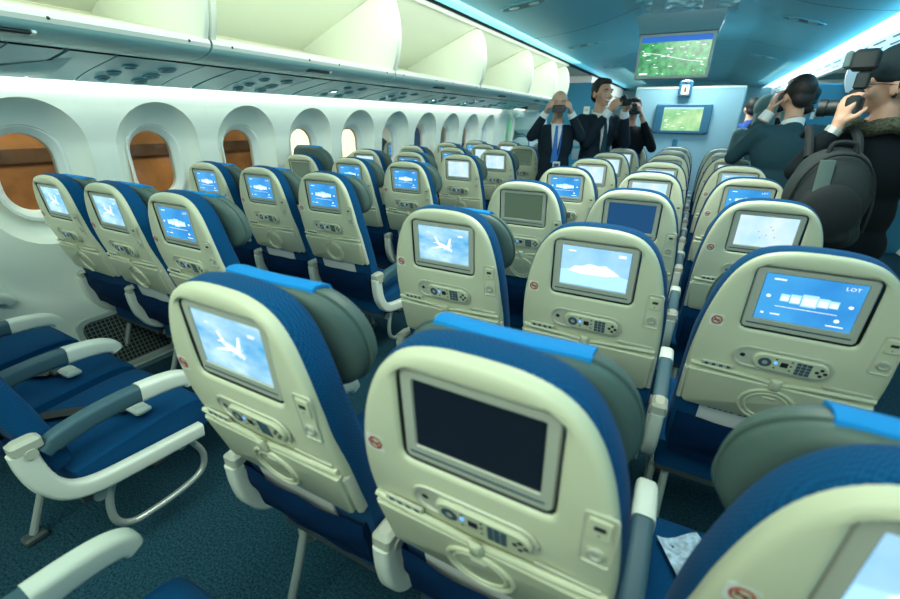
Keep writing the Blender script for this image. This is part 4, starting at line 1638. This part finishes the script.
    if scarf:
        m_ = MB()
        m_.tube([(.10 * math.cos(q) , .095 * math.sin(q) - .01, 1.475 + .012 * math.sin(3 * q)) for q in [2 * PI * i / 28 for i in range(29)]], .036, scarf, 12, False)
        m_.build('scarf', body, smooth=60)
    if watch:
        a = arms[-1]
        e, w = Vector(a['elbow']), Vector(a['wrist'])
        m_ = MB()
        m_.tube([w + (e - w).normalized() * .004, w + (e - w).normalized() * .030], .034, M_STEEL, 16)
        m_.build('watch', body, smooth=40)
    return body


def at_person(loc, rz, scale, p, lean=0):
    return Matrix.Translation(loc) @ Matrix.Rotation(rz, 4, 'Z') @ Matrix.Rotation(-lean, 4, 'X') @ Matrix.Scale(scale, 4) @ Vector(p)


def gadget(name, label, cat, loc, rz, tilt=0):
    t_ = empty(name, loc, rz)
    t_.rotation_euler = (tilt, 0, rz)
    tag(t_, label, cat)
    return t_


def camera_thing(label, loc, rz, tilt=0, flash=False, big=1.0):
    """still camera, lens along local +Y"""
    t_ = gadget('photo_camera', label, 'camera', loc, rz, tilt)
    m_ = MB()
    m_.box((0, 0, 0), (.135 * big, .055 * big, .09 * big), M_DARK, bev=.012)
    m_.box((.052 * big, .02 * big, 0), (.03 * big, .05 * big, .085 * big), M_DARK, bev=.01)
    m_.box((0, .005, .055 * big), (.055 * big, .05 * big, .035 * big), M_DARK, bev=.01)
    m_.build('camera_body', t_)
    m_ = MB()
    prof_ = [(.028, .034), (.05, .036), (.055, .033), (.09, .034), (.095, .038), (.125, .038), (.126, .030), (.118, .028)]
    m_.loft([[(r_ * big * math.cos(q), y_ * big, -.005 + r_ * big * math.sin(q)) for q in [2 * PI * i / 22 for i in range(22)]] for y_, r_ in prof_], M_DARK, True, False)
    ln = m_.build('lens', t_)
    m_ = MB()
    m_.disc(lambda a, b_: (a, .119 * big, -.005 + b_), (0, 0), .028 * big, mat('lens_glass', (.01, .02, .03), .05, spec=1.0), 20)
    m_.build('glass', ln, smooth=0)
    if flash:
        m_ = MB()
        m_.box((0, 0, .105), (.055, .05, .075), M_DARK, bev=.010)
        m_.box((0, .012, .185), (.075, .095, .085), M_DARK, bev=.014)
        f_ = m_.build('flash_unit', t_)
        m_ = MB()
        m_.box((0, .068, .188), (.070, .030, .072), mat('diffuser_grey', (.10, .16, .16), .5), bev=.010)
        m_.build('diffuser', f_)
    return t_


def both_hands(z, y, gap, elbow, s=1):
    return {s_: dict(elbow=(s_ * elbow[0], elbow[1], elbow[2]), wrist=(s_ * (gap + .035), y - .075, z - .045), d=(-s_ * .15, .75, .62), n=(-s_ * 1.0, .1, .2), thumb=(-s_ * .2, -.5, .8), curl=.75) for s_ in (-1, 1)}


# bald man with the phone
L1, R1, S1 = (-.42, 5.0, 0), PI + .27, .965
person('bald man in dark suit and bright blue tie photographing with a small black phone', L1, R1, S1, arms=both_hands(1.615, .235, .088, (.25, .10, 1.35)), jacket=M_SUIT, hair=M_HAIRG, hair_style='fringe', tie=M_TIE, badge=True, stout=.96)
t = gadget('mobile_phone', 'small black phone held sideways by the bald man in front of his face', 'phone', at_person(L1, R1, S1, (0, .245, 1.612)), R1)
m_ = MB()
m_.box((0, 0, 0), (.125, .012, .062), M_DARK, bev=.004)
m_.build('phone_body', t)
m_ = MB()
m_.loft([[(-.042 + r_ * math.cos(q), y_, .014 + r_ * math.sin(q)) for q in [2 * PI * i / 16 for i in range(16)]] for y_, r_ in ((.006, .010), (.009, .009))], M_BTN, False, True)
m_.build('lens', t)

# smiling man in profile with a camera
L2_, R2_, S2_ = (-.10, 5.42, 0), PI + .75, 1.035
person('smiling dark-haired man in a navy suit, turned right, holding up a camera', L2_, R2_, S2_, yaw=.12, arms=both_hands(1.535, .36, .05, (.225, .17, 1.20)), jacket=M_SUIT, hair=M_HAIRD, tie=M_SUIT2, smile=True)
camera_thing('black camera raised in front of the smiling man in the navy suit', at_person(L2_, R2_, S2_, (0, .36, 1.57)), R2_, 0, big=.8)

# person partly hidden behind him
L3, R3, S3 = (.13, 6.22, 0), PI + .15, .955
person('person in a black jacket half hidden behind the smiling man, camera at face', L3, R3, S3, arms=both_hands(1.63, .21, .06, (.28, .06, 1.22)), jacket=M_BLACK, hair=M_HAIRD, shirt=False)
camera_thing('black camera covering the face of the person beside the partition', at_person(L3, R3, S3, (0, .185, 1.645)), R3, 0)

# suited man seen from behind
L4, R4, S4 = (1.425, 4.5, 0), .18, .985
person('man in a dark teal suit seen from behind, hand raised to his ear', L4, R4, S4, yaw=.15, pitch=-.12, arms={-1: dict(elbow=(-.30, .10, 1.22), wrist=(-.135, .085, 1.545), d=(.1, .1, 1), n=(1, .1, 0), thumb=(0, -1, .2), curl=.35)}, jacket=M_SUIT2, hair=M_HAIRD, stout=1.08)

# photographer in black with a beanie
L5, R5, S5 = (1.590, 3.25, 0), .15, .975
PA = {-1: dict(elbow=(-.330, -.16, 1.275), wrist=(-.235, -.175, 1.475), d=(.12, .06, .98), n=(.75, .65, 0), thumb=(.6, -.7, .2), curl=.40),
      1: dict(elbow=(.16, .22, 1.20), wrist=(-.02, .10, 1.45), d=(-.75, -.25, .6), n=(-.6, -.7, 0), thumb=(0, -.4, .9), curl=.7)}
person('photographer in black coat and dark knitted hat at the right edge, in profile', L5, R5, S5, yaw=1.12, arms=PA, jacket=M_BLACK, hair=M_HAIRD, hat=mat('hat_dark_teal', (.006, .022, .028), .9, bump=.4, bscale=160), glasses=True, shirt=False,
       scarf=mat('fur_collar_brown', (.06, .065, .04), .95, noise=.6, nscale=90, bump=.6, bscale=120), stout=1.1, watch=True)
camera_thing('large black camera with tall flash held by the black-hatted photographer', (1.435, 3.10, 1.525), 1.25, 0, flash=True)

# backpack
t = gadget('backpack', 'grey-black rounded backpack hanging on the photographer in black', 'backpack', (1.40, 2.90, .93), .12, 0)
M_PACK = mat('pack_charcoal', (.020, .030, .030), .8, bump=.3, bscale=180)
M_PACK2 = mat('pack_black', (.008, .012, .013), .8, bump=.3, bscale=180)
o = blob('main_bag', [('e', (0, 0, .22), (.165, .10, .20)), ('e', (0, .02, .12), (.165, .105, .13)), ('e', (0, .01, .31), (.14, .085, .12)), ('c', (-.10, 0, .06), (.10, 0, .06), .07, .07)], M_PACK, t, .010, 6)
o = blob('front_pocket', [('e', (-.01, -.085, .16), (.125, .05, .13)), ('c', (-.08, -.07, .06), (.07, -.07, .06), .045, .045)], M_PACK2, t, .010, 5)
m_ = MB()
m_.tube(smooth_path([(-.05, -.02, .40), (-.035, -.015, .445), (.035, -.015, .445), (.05, -.02, .40)], 4), .010, M_PACK2, 8)
m_.build('handle', t)
m_ = MB()
m_.box((0, 0, 0), (.055, .006, .13), mat('pack_patch_grey', (.10, .15, .13), .7), fn=lambda x, y, z: (x - .06, -.080 + y - .035 * ((.33 - (z + .32)) / .1) * .0 - (.0 if z > 0 else z * -.30), z + .315), bev=.002)
m_.build('reflective_patch', t)
m_ = MB()
m_.tube(smooth_path([(-.155, -.045, .08), (-.150, -.055, .20), (-.12, -.065, .32), (-.05, -.065, .395), (.05, -.065, .395), (.12, -.06, .32), (.155, -.05, .20), (.158, -.045, .08)], 5), .0055, M_PACK2, 8)
m_.build('zip', t)
for sx_ in (-.09, .09):
    m_ = MB()
    m_.tube(smooth_path([(sx_, .06, .38), (sx_ * 1.0, .12, .46), (sx_ * .9, .20, .50), (sx_ * .8, .27, .47)], 5), .018, M_PACK2, 8)
    m_.build('strap', t)

# passengers further up the right aisle
person('passenger in a grey-teal hooded coat beside the suited man', (1.405, 6.2, 0), .3, .955, jacket=mat('coat_grey_teal', (.07, .15, .15), .85), hair=mat('hood_grey_teal', (.10, .19, .17), .9, bump=.4, bscale=120), hair_style='hood', shirt=False)
person('passenger in a bright blue jacket, farthest on the right aisle beside the partition', (1.43, 7.9, 0), .1, .985, jacket=mat('jacket_blue', (.012, .06, .25), .8), trousers=M_BLACK, hair=M_HAIRD, shirt=False)
person('dark-haired passenger looking over the left shoulder of the suited man', (1.60, 7.0, 0), .2, 1.0, jacket=M_BLACK, hair=M_HAIRD, shirt=False)
person('passenger in a dark teal cap close behind the suited man', (1.77, 6.55, 0), .4, .985, jacket=M_BLACK, hair=M_HAIRD, hat=mat('cap_teal', (.01, .06, .08), .9), shirt=False)
